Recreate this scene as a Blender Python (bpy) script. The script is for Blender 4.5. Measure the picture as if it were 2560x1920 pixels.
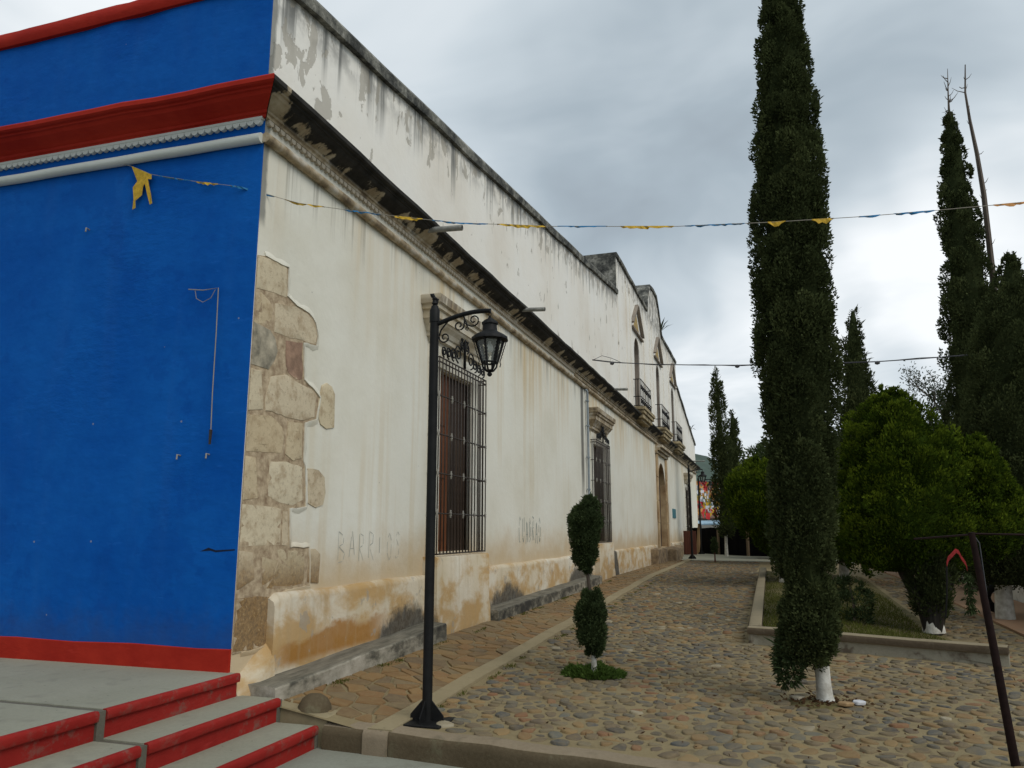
import bpy, math, random
import numpy as np
from mathutils import Vector, Matrix
random.seed(7); rng = np.random.default_rng(7)
PI = math.pi
for o in list(bpy.data.objects): bpy.data.objects.remove(o)
scene = bpy.context.scene
COL = scene.collection

# ------------------------------------------------------------------ camera
CAM = Vector((3.987, -5.254, 1.07))
yaw, pitch = math.radians(18.05), math.radians(10.74)
Fh = Vector((-math.sin(yaw), math.cos(yaw), 0))
FW = Fh*math.cos(pitch) + Vector((0, 0, math.sin(pitch)))
RT = Vector((math.cos(yaw), math.sin(yaw), 0)); UP = RT.cross(FW)
cd = bpy.data.cameras.new('camera'); cam = bpy.data.objects.new('camera', cd); COL.objects.link(cam)
cam.matrix_world = Matrix(((RT.x, UP.x, -FW.x, CAM.x), (RT.y, UP.y, -FW.y, CAM.y), (RT.z, UP.z, -FW.z, CAM.z), (0, 0, 0, 1)))
cd.sensor_width = 36; cd.lens = 27.14; cd.clip_start = .05; cd.clip_end = 6000
scene.camera = cam

# ------------------------------------------------------------------ exposure and light paths
scene.cycles.max_bounces = 5; scene.cycles.diffuse_bounces = 2; scene.cycles.glossy_bounces = 2; scene.cycles.transmission_bounces = 3; scene.cycles.transparent_max_bounces = 8
scene.view_settings.view_transform = 'Standard'; scene.view_settings.look = 'None'
scene.view_settings.exposure = 0.0; scene.view_settings.gamma = 1.0; scene.view_settings.use_curve_mapping = False

# ------------------------------------------------------------------ node helper
class NT:
    def __init__(s, tree): s.t = tree; s.t.nodes.clear()
    def n(s, typ, ins=(), **props):
        nd = s.t.nodes.new(typ)
        for k, v in props.items(): setattr(nd, k, v)
        for k, v in (ins.items() if isinstance(ins, dict) else enumerate(ins)):
            if v is None: continue
            if hasattr(v, 'is_output'): s.t.links.new(v, nd.inputs[k])
            else:
                tgt = nd.inputs[k]
                if tgt.type == 'RGBA' and len(v) == 3: v = (*v, 1)
                tgt.default_value = v
        return nd
    def m(s, op, a, b=0.0, c=None, clamp=False):
        return s.n('ShaderNodeMath', [a, b] + ([c] if c is not None else []), operation=op, use_clamp=clamp).outputs[0]
    def add(s, a, b): return s.m('ADD', a, b)
    def sub(s, a, b): return s.m('SUBTRACT', a, b)
    def mul(s, a, b): return s.m('MULTIPLY', a, b)
    def mx(s, a, b): return s.m('MAXIMUM', a, b)
    def vm(s, op, a, b=(0, 0, 0)): return s.n('ShaderNodeVectorMath', [a, b], operation=op).outputs[0]
    def pos(s, kind='Object'): return s.n('ShaderNodeTexCoord').outputs[kind]
    def sep(s, v): return s.n('ShaderNodeSeparateXYZ', [v]).outputs
    def comb(s, x, y, z): return s.n('ShaderNodeCombineXYZ', [x, y, z]).outputs[0]
    def noise(s, v, scale=1.0, detail=4, rough=.55, dist=0.0):
        return s.n('ShaderNodeTexNoise', {'Vector': v, 'Scale': scale, 'Detail': detail, 'Roughness': rough, 'Distortion': dist}).outputs[0]
    def vor(s, v, scale=1.0, feature='F1', out=0): return s.n('ShaderNodeTexVoronoi', {'Vector': v, 'Scale': scale}, feature=feature).outputs[out]
    def step(s, v, a, b, lo=0.0, hi=1.0):       # smooth map
        return s.n('ShaderNodeMapRange', [v, a, b, lo, hi], interpolation_type='SMOOTHSTEP').outputs[0]
    def mix(s, f, a, b, mode='MIX'):
        nd = s.n('ShaderNodeMix', data_type='RGBA', blend_type=mode)
        for i, v in ((0, f), (6, a), (7, b)):
            if hasattr(v, 'is_output'): s.t.links.new(v, nd.inputs[i])
            else: nd.inputs[i].default_value = (*v, 1) if isinstance(v, tuple) and len(v) == 3 else v
        return nd.outputs[2]
    def ramp(s, f, stops, interp='LINEAR'):
        nd = s.n('ShaderNodeValToRGB', [f]); cr = nd.color_ramp; cr.interpolation = interp
        while len(cr.elements) < len(stops): cr.elements.new(.5)
        for e, (p, c) in zip(cr.elements, stops): e.position = p; e.color = (*c, 1)
        return nd.outputs[0]
    def bump(s, h, strength=.3, dist=.02): return s.n('ShaderNodeBump', {'Strength': strength, 'Distance': dist, 'Height': h}).outputs[0]
    def out(s, sh): s.n('ShaderNodeOutputMaterial', [sh])
    def pr(s, col, rough=.8, normal=None, spec=.3, metal=0.0):
        d = {'Base Color': col, 'Roughness': rough, 'Specular IOR Level': spec, 'Metallic': metal}
        if normal is not None: d['Normal'] = normal
        s.out(s.n('ShaderNodeBsdfPrincipled', d).outputs[0])

# ------------------------------------------------------------------ world: overcast sky
SUN_EL, SUN_AZ = math.radians(46), math.radians(118)     # azimuth clockwise from +Y
w = bpy.data.worlds.new('World'); scene.world = w; w.use_nodes = True
N = NT(w.node_tree)
d = N.pos('Generated'); dx, dy, dz = N.sep(d)
zz = N.add(N.mx(dz, 0.0), .22)
p = N.comb(N.m('DIVIDE', dx, zz), N.m('DIVIDE', dy, zz), 0.0)
warp = N.n('ShaderNodeTexNoise', {'Vector': p, 'Scale': 1.1, 'Detail': 1.0}).outputs[1]
pw = N.vm('ADD', p, N.vm('MULTIPLY', N.vm('SUBTRACT', warp, (.5, .5, .5)), (.9, .9, .9)))
n1 = N.noise(pw, .75, 4, .52); n2 = N.noise(N.vm('ADD', pw, (4.3, 1.7, 0)), 2.1, 4, .55)
dw = N.vm('NORMALIZE', N.vm('ADD', d, N.vm('MULTIPLY', N.vm('SUBTRACT', N.n('ShaderNodeTexNoise', {'Vector': d, 'Scale': 4.0, 'Detail': 3.0}).outputs[1], (.5, .5, .5)), (.3, .3, .3))))
def lobe(dir_, a, b, amp):
    dt = N.n('ShaderNodeVectorMath', [dw, tuple(Vector(dir_).normalized())], operation='DOT_PRODUCT').outputs[1]
    return N.mul(N.step(dt, math.cos(math.radians(a)), math.cos(math.radians(b))), amp)
v = N.add(N.mul(N.sub(n1, .5), .72), N.mul(N.sub(n2, .5), .66)); v = N.add(v, .50)
for L in [((-.40, .70, .60), 24, 2, .20), ((.16, .961, .223), 11, 1, .28), ((.27, .91, .315), 11, 1, .27), ((-.065, .992, .106), 14, 1, .30), ((-.674, .525, .521), 16, 2, .28)]:
    v = N.add(v, lobe(*L))
v = N.sub(v, lobe((.0, .90, .42), 22, 2, .10))
cloud = N.ramp(v, [(0.08, (.28, .325, .37)), (.36, (.385, .455, .51)), (.62, (.57, .64, .69)), (.95, (.93, .96, .98))])
sky = N.n('ShaderNodeTexSky', sky_type='NISHITA'); sky.sun_disc = False
sky.sun_elevation = SUN_EL; sky.sun_rotation = SUN_AZ; sky.altitude = 1500
b1 = N.n('ShaderNodeBackground', [sky.outputs[0], .07]).outputs[0]
b2 = N.n('ShaderNodeBackground', [cloud, 1.12]).outputs[0]
mixs = N.n('ShaderNodeMixShader', [.93, b1, b2]).outputs[0]
N.n('ShaderNodeOutputWorld', [mixs])

sl = bpy.data.lights.new('sun', 'SUN'); sl.energy = 1.5; sl.angle = math.radians(35); sl.color = (1, .96, .89)
so = bpy.data.objects.new('sun', sl); COL.objects.link(so)
sd = Vector((math.sin(SUN_AZ)*math.cos(SUN_EL), math.cos(SUN_AZ)*math.cos(SUN_EL), math.sin(SUN_EL)))
so.rotation_euler = sd.to_track_quat('Z', 'Y').to_euler(); so.location = (20, -10, 30)

# ------------------------------------------------------------------ mesh helpers
def mk(name, V, F, mats, parent=None, smooth=False, mi=None):
    me = bpy.data.meshes.new(name); me.from_pydata([tuple(v) for v in V], [], [tuple(f) for f in F])
    for m_ in (mats if isinstance(mats, (list, tuple)) else [mats]): me.materials.append(m_)
    if smooth: me.polygons.foreach_set('use_smooth', [True]*len(me.polygons))
    if mi is not None: me.polygons.foreach_set('material_index', mi)
    me.update()
    return link(name, me, parent)
def link(name, me, parent=None, loc=None, rot=None, sc=None):
    o = bpy.data.objects.new(name, me); COL.objects.link(o)
    if parent is not None: o.parent = parent
    if loc is not None: o.location = loc
    if rot is not None: o.rotation_euler = rot
    if sc is not None: o.scale = sc
    return o
def tag(o, label=None, cat=None, group=None, kind=None):
    if label: o['label'] = label
    if cat: o['category'] = cat
    if group: o['group'] = group
    if kind: o['kind'] = kind
    return o
def thing(name, label, cat, loc=(0, 0, 0), group=None, rz=0):
    o = link(name, None, None, loc, (0, 0, rz)); o.empty_display_size = .2
    return tag(o, label, cat, group)
def dup(root, loc, rz=0, label=None, sc=None):
    r = root.copy(); COL.objects.link(r); r.location = loc; r.rotation_euler = (0, 0, rz)
    if sc: r.scale = (sc,)*3
    if label: r['label'] = label
    for ch in list(root.children):
        c = ch.copy(); COL.objects.link(c); c.parent = r
        for g_ in list(ch.children):
            e = g_.copy(); COL.objects.link(e); e.parent = c
    return r

class MB:
    def __init__(s): s.V = []; s.F = []
    def q(s, *pts):
        b = len(s.V); s.V += [tuple(p) for p in pts]; s.F.append(tuple(range(b, b+len(pts)))); return s
    def box(s, a, b):
        (x0, y0, z0), (x1, y1, z1) = a, b; i = len(s.V)
        s.V += [(x0, y0, z0), (x1, y0, z0), (x1, y1, z0), (x0, y1, z0), (x0, y0, z1), (x1, y0, z1), (x1, y1, z1), (x0, y1, z1)]
        s.F += [(i, i+3, i+2, i+1), (i+4, i+5, i+6, i+7), (i, i+1, i+5, i+4), (i+1, i+2, i+6, i+5), (i+2, i+3, i+7, i+6), (i+3, i, i+4, i+7)]
        return s
    def tube(s, path, r, n=8, caps=True, flat=None):
        P = [Vector(p) for p in path]; k = len(P); rs = r if isinstance(r, (list, tuple)) else [r]*k
        b = len(s.V); ref = Vector((0, 0, 1))
        if abs((P[-1]-P[0]).normalized().dot(ref)) > .9: ref = Vector((1, 0, 0))
        for i in range(k):
            t = (P[min(i+1, k-1)] - P[max(i-1, 0)]).normalized()
            u = t.cross(ref)
            if u.length < 1e-4: u = t.cross(Vector((0, 1, 0)))
            u.normalize(); v_ = t.cross(u)
            for j in range(n):
                a = 2*PI*j/n; s.V.append(tuple(P[i] + u*(math.cos(a)*rs[i]) + v_*(math.sin(a)*rs[i])))
        for i in range(k-1):
            for j in range(n):
                j2 = (j+1) % n; s.F.append((b+i*n+j, b+i*n+j2, b+(i+1)*n+j2, b+(i+1)*n+j))
        if caps: s.F.append(tuple(b+j for j in range(n))[::-1]); s.F.append(tuple(b+(k-1)*n+j for j in range(n)))
        return s
    def lathe(s, prof, n=16, c=(0, 0, 0), rad=None):
        b = len(s.V)
        for r, z in prof:
            for j in range(n):
                a = 2*PI*j/n; rr = r*(rad(a, z) if rad else 1)
                s.V.append((c[0]+rr*math.cos(a), c[1]+rr*math.sin(a), c[2]+z))
        for i in range(len(prof)-1):
            for j in range(n):
                j2 = (j+1) % n; s.F.append((b+i*n+j, b+i*n+j2, b+(i+1)*n+j2, b+(i+1)*n+j))
        s.F.append(tuple(b+j for j in range(n))[::-1]); s.F.append(tuple(b+(len(prof)-1)*n+j for j in range(n)))
        return s
    def poly_extrude(s, pts, vec):     # closed prism from planar polygon
        b = len(s.V); n = len(pts); vec = Vector(vec)
        s.V += [tuple(p) for p in pts] + [tuple(Vector(p)+vec) for p in pts]
        s.F.append(tuple(range(b, b+n))[::-1]); s.F.append(tuple(range(b+n, b+2*n)))
        for i in range(n): j = (i+1) % n; s.F.append((b+i, b+j, b+n+j, b+n+i))
        return s
    def sweep(s, prof, path, closed_prof=True):   # prof: list of callables/points lists per station
        b = len(s.V); n = len(prof)
        for st in path: s.V += [tuple(p) for p in st]
        for i in range(len(path)-1):
            for j in range(n if closed_prof else n-1):
                j2 = (j+1) % n; s.F.append((b+i*n+j, b+i*n+j2, b+(i+1)*n+j2, b+(i+1)*n+j))
        s.F.append(tuple(b+j for j in range(n))[::-1]); e = b+(len(path)-1)*n; s.F.append(tuple(e+j for j in range(n)))
        return s
    def build(s, name, mat, parent=None, smooth=False): return mk(name, s.V, s.F, mat, parent, smooth)
def auto_smooth(o, ang=35):
    me = o.data; me.polygons.foreach_set('use_smooth', [True]*len(me.polygons))
    try: me.set_sharp_from_angle(angle=math.radians(ang))
    except Exception: pass
    return o
def bevel(o, wd=.01, seg=2):
    m_ = o.modifiers.new('bevel', 'BEVEL'); m_.width = wd; m_.segments = seg; m_.limit_method = 'ANGLE'; return o

# ground height (plaza)
def g(x, y):
    z = -.35 + .27*min(max(y/15, 0), 1)
    return z + .13*min(max((1.1-x)/.85, 0), 1)*(1-min(max(y/12, 0), 1))
def smooth01(a, b, t): t = min(max((t-a)/(b-a), 0), 1); return t*t*(3-2*t)

# ------------------------------------------------------------------ materials
MATS = {}
def material(name):
    m_ = bpy.data.materials.new(name); m_.use_nodes = True; MATS[name] = m_; return m_, NT(m_.node_tree)
def simple(name, col, rough=.8, var=.25, scale=6, bump=.15, spec=.3, metal=0.0, dark=None, bscale=None):
    m_, N = material(name); P = N.pos()
    n1 = N.noise(P, scale, 5, .6); n2 = N.noise(P, (bscale or scale*6), 3, .6)
    lo = tuple(c*(1-var) for c in col); hi = tuple(min(1, c*(1+var)) for c in col)
    c = N.ramp(n1, [(.3, dark or lo), (.7, hi)])
    N.pr(c, rough, N.bump(N.add(n1, N.mul(n2, .5)), bump, .01), spec, metal); return m_

# -- white facade plaster
def plaster():
    m_, N = material('white_plaster'); P = N.pos(); x, y, z = N.sep(P)
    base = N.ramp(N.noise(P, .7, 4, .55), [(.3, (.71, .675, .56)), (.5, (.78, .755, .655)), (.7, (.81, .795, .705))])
    base = N.mix(N.step(z, 4.85, 4.95), base, N.ramp(N.noise(P, .6, 4, .55), [(.3, (.82, .76, .66)), (.5, (.89, .85, .765)), (.7, (.91, .885, .82))]))  # lighter above the cornice: the stronger light up there is put into the colour
    # warm faint vertical runs
    run = N.noise(N.comb(x, N.mul(y, 5.0), N.mul(z, .22)), 1.0, 3, .55)
    big = N.noise(P, .45, 2, .5)
    low = N.step(z, 5.0, 3.2)
    f = N.mul(N.mul(N.step(run, .5, .68), N.step(big, .38, .6)), N.add(.10, N.mul(low, .24)))
    c = N.mix(f, base, (.62, .51, .33))
    # distance under the coping
    top = N.add(N.mul(y, .127), 5.95)
    inblk = N.mul(N.step(y, 17.28, 17.3), N.step(y, 33.72, 33.7)); 
    top = N.add(N.mul(top, N.sub(1.0, inblk)), N.mul(inblk, 9.36))
    far = N.step(y, 33.7, 33.72); top = N.add(N.mul(top, N.sub(1.0, far)), N.mul(far, N.sub(14.5, N.mul(y, .19))))
    dd = N.sub(top, z)
    s1 = N.noise(N.comb(0.0, N.mul(y, 5.5), N.mul(z, .12)), 1.0, 4, .65)
    ln = N.mul(N.noise(N.comb(3.0, N.mul(y, 1.1), 0.0), 1.0, 3, .6), 2.1)
    ln = N.sub(ln, .30)
    fall = N.step(N.m('DIVIDE', dd, N.mx(ln, .05)), 1.0, .15)
    streak = N.mul(N.step(s1, .50, .64), fall)
    streak = N.mul(streak, N.step(z, 4.7, 4.9))
    c = N.mix(N.mul(streak, .82), c, (.10, .105, .10))
    # soft grime just under coping
    gr = N.mul(N.step(dd, .45, .0), N.step(N.noise(P, 3.0, 4, .6), .38, .62)); gr = N.mul(gr, N.step(z, 4.8, 5.0))
    c = N.mix(N.mul(gr, .75), c, (.17, .17, .16))
    # bare render patches
    pn = N.noise(N.comb(x, N.mul(y, 1.5), N.mul(z, .8)), 2.6, 5, .6, .4)
    near = N.mx(N.mul(N.step(dd, .9, .05), .115), N.mul(N.mul(N.step(y, 2.2, .1), N.step(z, 4.7, 5.0)), .13))
    pt = N.mul(N.step(N.add(pn, near), .645, .665), N.step(z, 4.8, 4.85))
    c = N.mix(N.mul(pt, .66), c, (.37, .335, .27))
    # dark drips below the string course
    d2 = N.sub(4.42, z)
    s2 = N.noise(N.comb(1.7, N.mul(y, 8.0), N.mul(z, .15)), 1.0, 4, .7)
    l2 = N.sub(N.mul(N.noise(N.comb(8.0, N.mul(y, .9), 0.0), 1.0, 3, .6), 2.0), .42)
    st2 = N.mul(N.mul(N.step(s2, .50, .66), N.step(N.m('DIVIDE', d2, N.mx(l2, .05)), 1.0, .1)), N.step(d2, -.02, .0))
    c = N.mix(N.mul(st2, N.add(.45, N.mul(N.step(y, 5.0, 9.0), .35))), c, (.13, .115, .085))
    # yellow wash under the string further along
    yl = N.mul(N.mul(N.step(z, 2.6, 4.3), N.step(z, 4.6, 4.5)), N.step(N.noise(N.comb(0.0, N.mul(y, .55), 2.0), 1.0, 2, .5), .38, .62))
    c = N.mix(N.mul(N.mul(yl, N.add(.35, N.mul(N.step(run, .4, .65), .9))), .66), c, (.62, .47, .26))
    # old dark damp strip beside the drainpipe
    pipe = N.mul(N.step(N.m('ABSOLUTE', N.add(N.sub(y, 12.28), N.mul(N.sub(N.noise(P, 2.0, 3), .5), .12))), .22, .06), N.step(z, 1.3, 2.6))
    pipe = N.mul(pipe, N.step(z, 4.45, 4.35))
    c = N.mix(N.mul(pipe, .85), c, (.09, .085, .075))
    # ochre rising damp
    bo = N.mul(N.step(N.add(z, N.mul(N.sub(N.noise(P, 1.6, 4, .6), .5), .9)), 1.25, .5), .75)
    c = N.mix(N.mul(bo, N.step(z, 4.0, 3.0)), c, (.55, .39, .20))
    # around the gate
    gd = N.mul(N.step(N.m('ABSOLUTE', N.sub(y, 26.4)), 3.4, 1.6), N.step(N.add(z, N.mul(N.sub(N.noise(P, .8, 4), .5), 4.0)), 4.2, 2.2))
    c = N.mix(N.mul(gd, .38), c, (.56, .40, .22))
    # corner arris grime
    cg = N.mul(N.step(N.add(y, N.mul(N.sub(N.noise(P, 5, 4), .5), .1)), .09, .05), N.step(z, 3.6, 3.75))
    c = N.mix(N.mul(cg, .8), c, (.20, .20, .18))
    spk = N.step(N.vor(P, 3.5), .035, .02); c = N.mix(N.mul(spk, .5), c, (.25, .23, .2))
    hgt = N.add(N.add(N.mul(N.noise(P, 1.3, 3), 1.6), N.mul(N.noise(P, 14, 4, .6), .35)), N.mul(pt, -.5))
    N.pr(c, .88, N.bump(hgt, .35, .03), .2); return m_
plaster()
def plinthm():
    m_, N = material('plinth_plaster'); P = N.pos(); x, y, z = N.sep(P)
    base = N.ramp(N.noise(P, 1.1, 5, .6), [(.3, (.56, .47, .32)), (.55, (.64, .56, .43)), (.72, (.68, .64, .54))])
    on = N.noise(N.comb(x, y, N.mul(z, 1.8)), 1.7, 5, .62, .3)
    hi = N.step(z, .42, .05)
    c = N.mix(N.mul(N.step(N.add(on, N.mul(hi, .04)), .42, .64), .80), base, (.44, .255, .075))
    rust = N.mul(N.mul(N.step(N.add(z, N.mul(N.sub(on, .5), .55)), .22, .12), N.step(z, -.09, .0)), N.mul(N.step(y, .35, .7), N.step(y, 2.7, 2.0)))
    c = N.mix(N.mul(rust, .9), c, (.34, .155, .03))
    st = N.noise(N.comb(x, N.mul(y, 6.0), N.mul(z, .8)), 1.6, 4, .65); c = N.mix(N.mul(N.step(st, .48, .7), .35), c, (.40, .30, .17))
    on2 = N.noise(N.vm('ADD', P, (9, 3, 1)), 3.5, 4, .6); c = N.mix(N.mul(N.step(on2, .62, .66), .6), c, (.33, .30, .25))
    # black mould by the window pedestals
    nz = N.add(N.mul(N.sub(N.noise(N.comb(x, N.mul(y, 1.2), N.mul(z, 1.4)), 3.0, 6, .75), .5), 1.2), N.mul(N.sub(N.noise(N.comb(x, N.mul(y, 9.0), N.mul(z, 1.2)), 2.0, 4, .7), .5), .55))
    mo = None
    for (a, b, zt) in [(2.2, 3.6, .33), (5.5, 7.6, .30), (10.3, 13.0, .45), (15.0, 16.2, .75)]:
        mid, hw = (a+b)/2, (b-a)/2
        e = N.sub(N.m('ABSOLUTE', N.m('DIVIDE', N.sub(y, mid), hw)), 0.0)
        lim = N.mul(N.sub(1.0, N.m('POWER', e, 2.0)), zt)
        q_ = N.mul(N.step(N.sub(N.add(lim, N.mul(nz, .42)), z), -.03, .17), N.step(N.add(e, nz), 1.2, .8))
        mo = q_ if mo is None else N.mx(mo, q_)
    c = N.mix(N.mul(mo, .92), c, N.ramp(N.noise(P, 16, 5, .7), [(.35, (.03, .028, .024)), (.7, (.13, .12, .10))]))
    N.pr(c, .9, N.bump(N.add(N.noise(P, 2.0, 4), N.mul(N.noise(P, 18, 4, .6), .4)), .45, .03), .2); return m_
plinthm()
def ledgem():
    m_, N = material('mossy_ledge'); P = N.pos(); x, y, z = N.sep(P)
    n1 = N.noise(N.comb(N.mul(x, 2), y, N.mul(z, 2)), 2.2, 6, .68)
    c = N.ramp(N.add(n1, N.mul(N.step(y, .6, 3.0), -.10)), [(.28, (.045, .042, .036)), (.38, (.12, .11, .085)), (.47, (.27, .245, .19)), (.6, (.42, .38, .31)), (.72, (.50, .46, .38))])
    up_ = N.sep(N.n('ShaderNodeNewGeometry').outputs['True Normal'])[2]; dirt = N.ramp(N.noise(N.comb(N.mul(x, 6), y, 0.0), 2.5, 5, .65), [(.35, (.085, .08, .062)), (.65, (.22, .20, .155))])
    c = N.mix(N.mul(N.step(up_, .5, .9), .8), c, dirt)
    N.pr(c, .92, N.bump(N.add(n1, N.mul(N.noise(P, 22, 4), .5)), .4, .02), .2); return m_
ledgem()
def cornicem():
    m_, N = material('sooty_cornice'); P = N.pos(); x, y, z = N.sep(P)
    n1 = N.noise(N.comb(N.mul(x, .6), y, N.mul(z, .6)), 2.3, 6, .6, .15); n2 = N.noise(P, 5.0, 5, .62)
    stone = N.ramp(n2, [(.3, (.30, .23, .14)), (.55, (.46, .39, .28)), (.7, (.56, .50, .39))])
    soot = N.ramp(n2, [(.3, (.016, .015, .013)), (.7, (.05, .046, .04))])
    f = N.step(N.add(n1, N.mul(N.step(z, 4.70, 4.80), .16)), .455, .50)
    c = N.mix(f, stone, soot)
    lowband = N.step(z, 4.68, 4.62)
    c = N.mix(N.mul(lowband, .9), c, N.ramp(n2, [(.34, (.16, .12, .08)), (.5, (.42, .33, .21)), (.66, (.60, .55, .46))]))
    N.pr(c, .9, N.bump(N.add(n1, n2), .5, .02), .2); return m_
cornicem()
def copingm():
    m_, N = material('lichen_coping'); P = N.pos()
    n1 = N.noise(P, 2.5, 6, .7); n2 = N.noise(P, 11, 5, .7)
    c = N.ramp(N.add(N.mul(n1, .7), N.mul(n2, .3)), [(.38, (.028, .030, .028)), (.48, (.10, .10, .09)), (.57, (.24, .235, .20)), (.68, (.46, .44, .40))])
    N.pr(c, .95, N.bump(N.add(n1, n2), .7, .03), .15); return m_
copingm()
def paintm(name, col, col2, bumpy=.35, dirt=(.3, .3, .3), dirtf=0.0, spec=.25, rough=.72):
    m_, N = material(name); P = N.pos(); x, y, z = N.sep(P)
    n1 = N.noise(P, .9, 4, .55); n2 = N.noise(P, 9, 5, .6)
    c = N.mix(N.step(N.add(N.mul(n1, .75), N.mul(n2, .25)), .35, .65), col, col2)
    br = N.noise(N.comb(N.mul(x, 1.2), y, N.mul(z, 6.0)), 3.0, 5, .7)
    c = N.mix(N.mul(N.step(br, .60, .72), .35), c, tuple(min(1, k*1.25+.012) for k in col2))
    if name == 'blue_paint':     # faded coats, drips and splash dirt
        fade = N.step(N.noise(N.comb(N.mul(x, 3.0), y, N.mul(z, .35)), 1.2, 5, .6), .50, .72); c = N.mix(N.mul(fade, .10), c, (.035, .135, .40))
        old = N.step(N.noise(N.vm('ADD', P, (3, 0, 7)), 1.1, 6, .65), .56, .60); c = N.mix(N.mul(old, .30), c, (.002, .058, .30))
        spl = N.mul(N.step(N.add(z, N.mul(N.sub(N.noise(P, 5, 5, .7), .5), .7)), .55, .1), .4); c = N.mix(spl, c, (.035, .06, .15))
    if dirtf:
        c = N.mix(N.mul(N.mul(N.step(N.noise(P, 11, 6, .7), .50, .66), N.step(N.noise(P, 1.3, 3), .36, .54)), dirtf), c, dirt)
    ff = N.step(N.vor(P, 2.6), .030, .018); c = N.mix(N.mul(ff, .6), c, (.35, .34, .3))
    rough_ = N.step(N.noise(P, .55, 3, .5), .45, .62)
    h = N.add(N.add(N.mul(N.noise(N.comb(x, y, N.mul(z, 1.6)), 1.7, 4, .55), 1.6), N.mul(n2, .25)), N.mul(N.mul(N.noise(N.comb(x, y, N.mul(z, 2.2)), 7, 5, .6), rough_), .9))
    N.pr(c, rough, N.bump(h, bumpy, .03), spec); return m_
paintm('blue_paint', (.0022, .080, .365), (.005, .108, .43), .38, spec=.06)
paintm('red_paint', (.33, .018, .010), (.42, .030, .015), .35, spec=.1)
paintm('red_nosing', (.235, .014, .011), (.30, .022, .017), .4, (.15, .115, .09), .55, spec=.12)
paintm('white_trim', (.58, .60, .55), (.66, .68, .63), .2)
def concretem(name, c0, c1, stain=(.16, .15, .12), sf=.35):
    m_, N = material(name); P = N.pos()
    n1 = N.noise(P, 1.2, 5, .6); n2 = N.noise(P, 40, 4, .7); n3 = N.noise(P, 5, 5, .65)
    c = N.ramp(N.add(N.mul(n1, .6), N.mul(n2, .4)), [(.35, c0), (.65, c1)])
    c = N.mix(N.mul(N.step(n3, .52, .68), sf), c, stain)
    sp = N.step(N.vor(P, 9), .07, .04); c = N.mix(N.mul(sp, .6), c, (.06, .055, .045))
    N.pr(c, .9, N.bump(N.add(n3, N.mul(n2, .6)), .35, .01), .2); return m_
concretem('concrete', (.245, .24, .18), (.315, .305, .235))
concretem('street_concrete', (.21, .215, .17), (.28, .285, .235))
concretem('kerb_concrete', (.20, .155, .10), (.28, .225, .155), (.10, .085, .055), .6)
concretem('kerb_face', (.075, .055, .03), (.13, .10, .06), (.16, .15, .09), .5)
concretem('strip_mortar', (.25, .20, .115), (.31, .255, .155), (.17, .135, .075), .45)
concretem('mortar_bed', (.20, .155, .082), (.265, .21, .115), (.12, .095, .052), .7)
concretem('terracotta_paving', (.32, .19, .11), (.38, .24, .15), (.25, .19, .13), .5)
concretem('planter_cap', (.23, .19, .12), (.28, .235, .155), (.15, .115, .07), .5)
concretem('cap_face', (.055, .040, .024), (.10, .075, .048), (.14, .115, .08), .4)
concretem('white_wash_wall', (.48, .46, .40), (.60, .58, .52), (.25, .2, .15), .4)
concretem('planter_base', (.25, .23, .17), (.36, .33, .26), (.09, .06, .04), .8)
concretem('dark_mortar', (.10, .092, .07), (.15, .135, .105))
simple('soil', (.115, .095, .038), .95, .4, 3, .5)
STONES = [(.00, (.085, .075, .062)), (.13, (.13, .10, .068)), (.26, (.085, .085, .080)), (.38, (.20, .125, .058)), (.50, (.15, .115, .072)), (.60, (.25, .165, .075)), (.68, (.105, .10, .085)), (.78, (.20, .10, .052)), (.85, (.17, .14, .088)), (.92, (.12, .12, .10)), (.985, (.33, .29, .21))]
FLAGS = [(.0, (.20, .115, .048)), (.2, (.165, .105, .052)), (.4, (.235, .14, .058)), (.6, (.18, .13, .072)), (.78, (.145, .10, .058)), (.92, (.22, .12, .05))]
def stonem(name, pal, island):
    m_, N = material(name); P = N.pos()
    if island:
        r = N.n('ShaderNodeNewGeometry').outputs['Random Per Island']
    else: r = N.n('ShaderNodeObjectInfo').outputs['Random']
    c = N.ramp(r, pal, 'CONSTANT')
    gp = N.n('ShaderNodeNewGeometry').outputs['Position']
    n1 = N.noise(gp, 14, 5, .65); n2 = N.noise(gp, 60, 4, .7); big = N.noise(gp, .9, 4, .6)
    c = N.mix(N.step(n1, .35, .7), c, N.mix(.38, c, (.26, .19, .092)))
    c = N.mix(N.mul(N.step(big, .45, .68), .55), c, (.21, .16, .082))
    N.pr(c, .8, N.bump(N.add(n1, N.mul(n2, .5)), .4, .01), .25); return m_
stonem('cobble_one', STONES, False); stonem('cobble_many', STONES, True)
stonem('flag_one', FLAGS, False); stonem('flag_many', FLAGS, True)
def quoinm():
    m_, N = material('quoin_stone'); P = N.pos(); x, y, z = N.sep(P)
    r = N.n('ShaderNodeObjectInfo').outputs['Random']
    c = N.ramp(r, [(.0, (.64, .55, .38)), (.3, (.57, .46, .30)), (.55, (.68, .60, .44)), (.8, (.60, .50, .35))])
    n1 = N.noise(P, 7, 6, .7); n2 = N.noise(P, 38, 4, .7)
    c = N.mix(N.mul(N.step(n1, .46, .66), .55), c, (.34, .235, .135))
    br = N.mul(N.step(N.add(z, N.mul(N.sub(n1, .5), .5)), .95, .55), .85)
    c = N.mix(br, c, N.ramp(n2, [(.35, (.12, .06, .02)), (.6, (.28, .155, .05)), (.72, (.42, .32, .19))]))
    c = N.mix(N.mul(N.step(N.noise(P, 24, 6, .8), .54, .68), .6), c, (.17, .115, .075))
    N.pr(c, .95, N.bump(N.add(n1, N.mul(n2, .35)), .45, .02), .1); return m_
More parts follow.
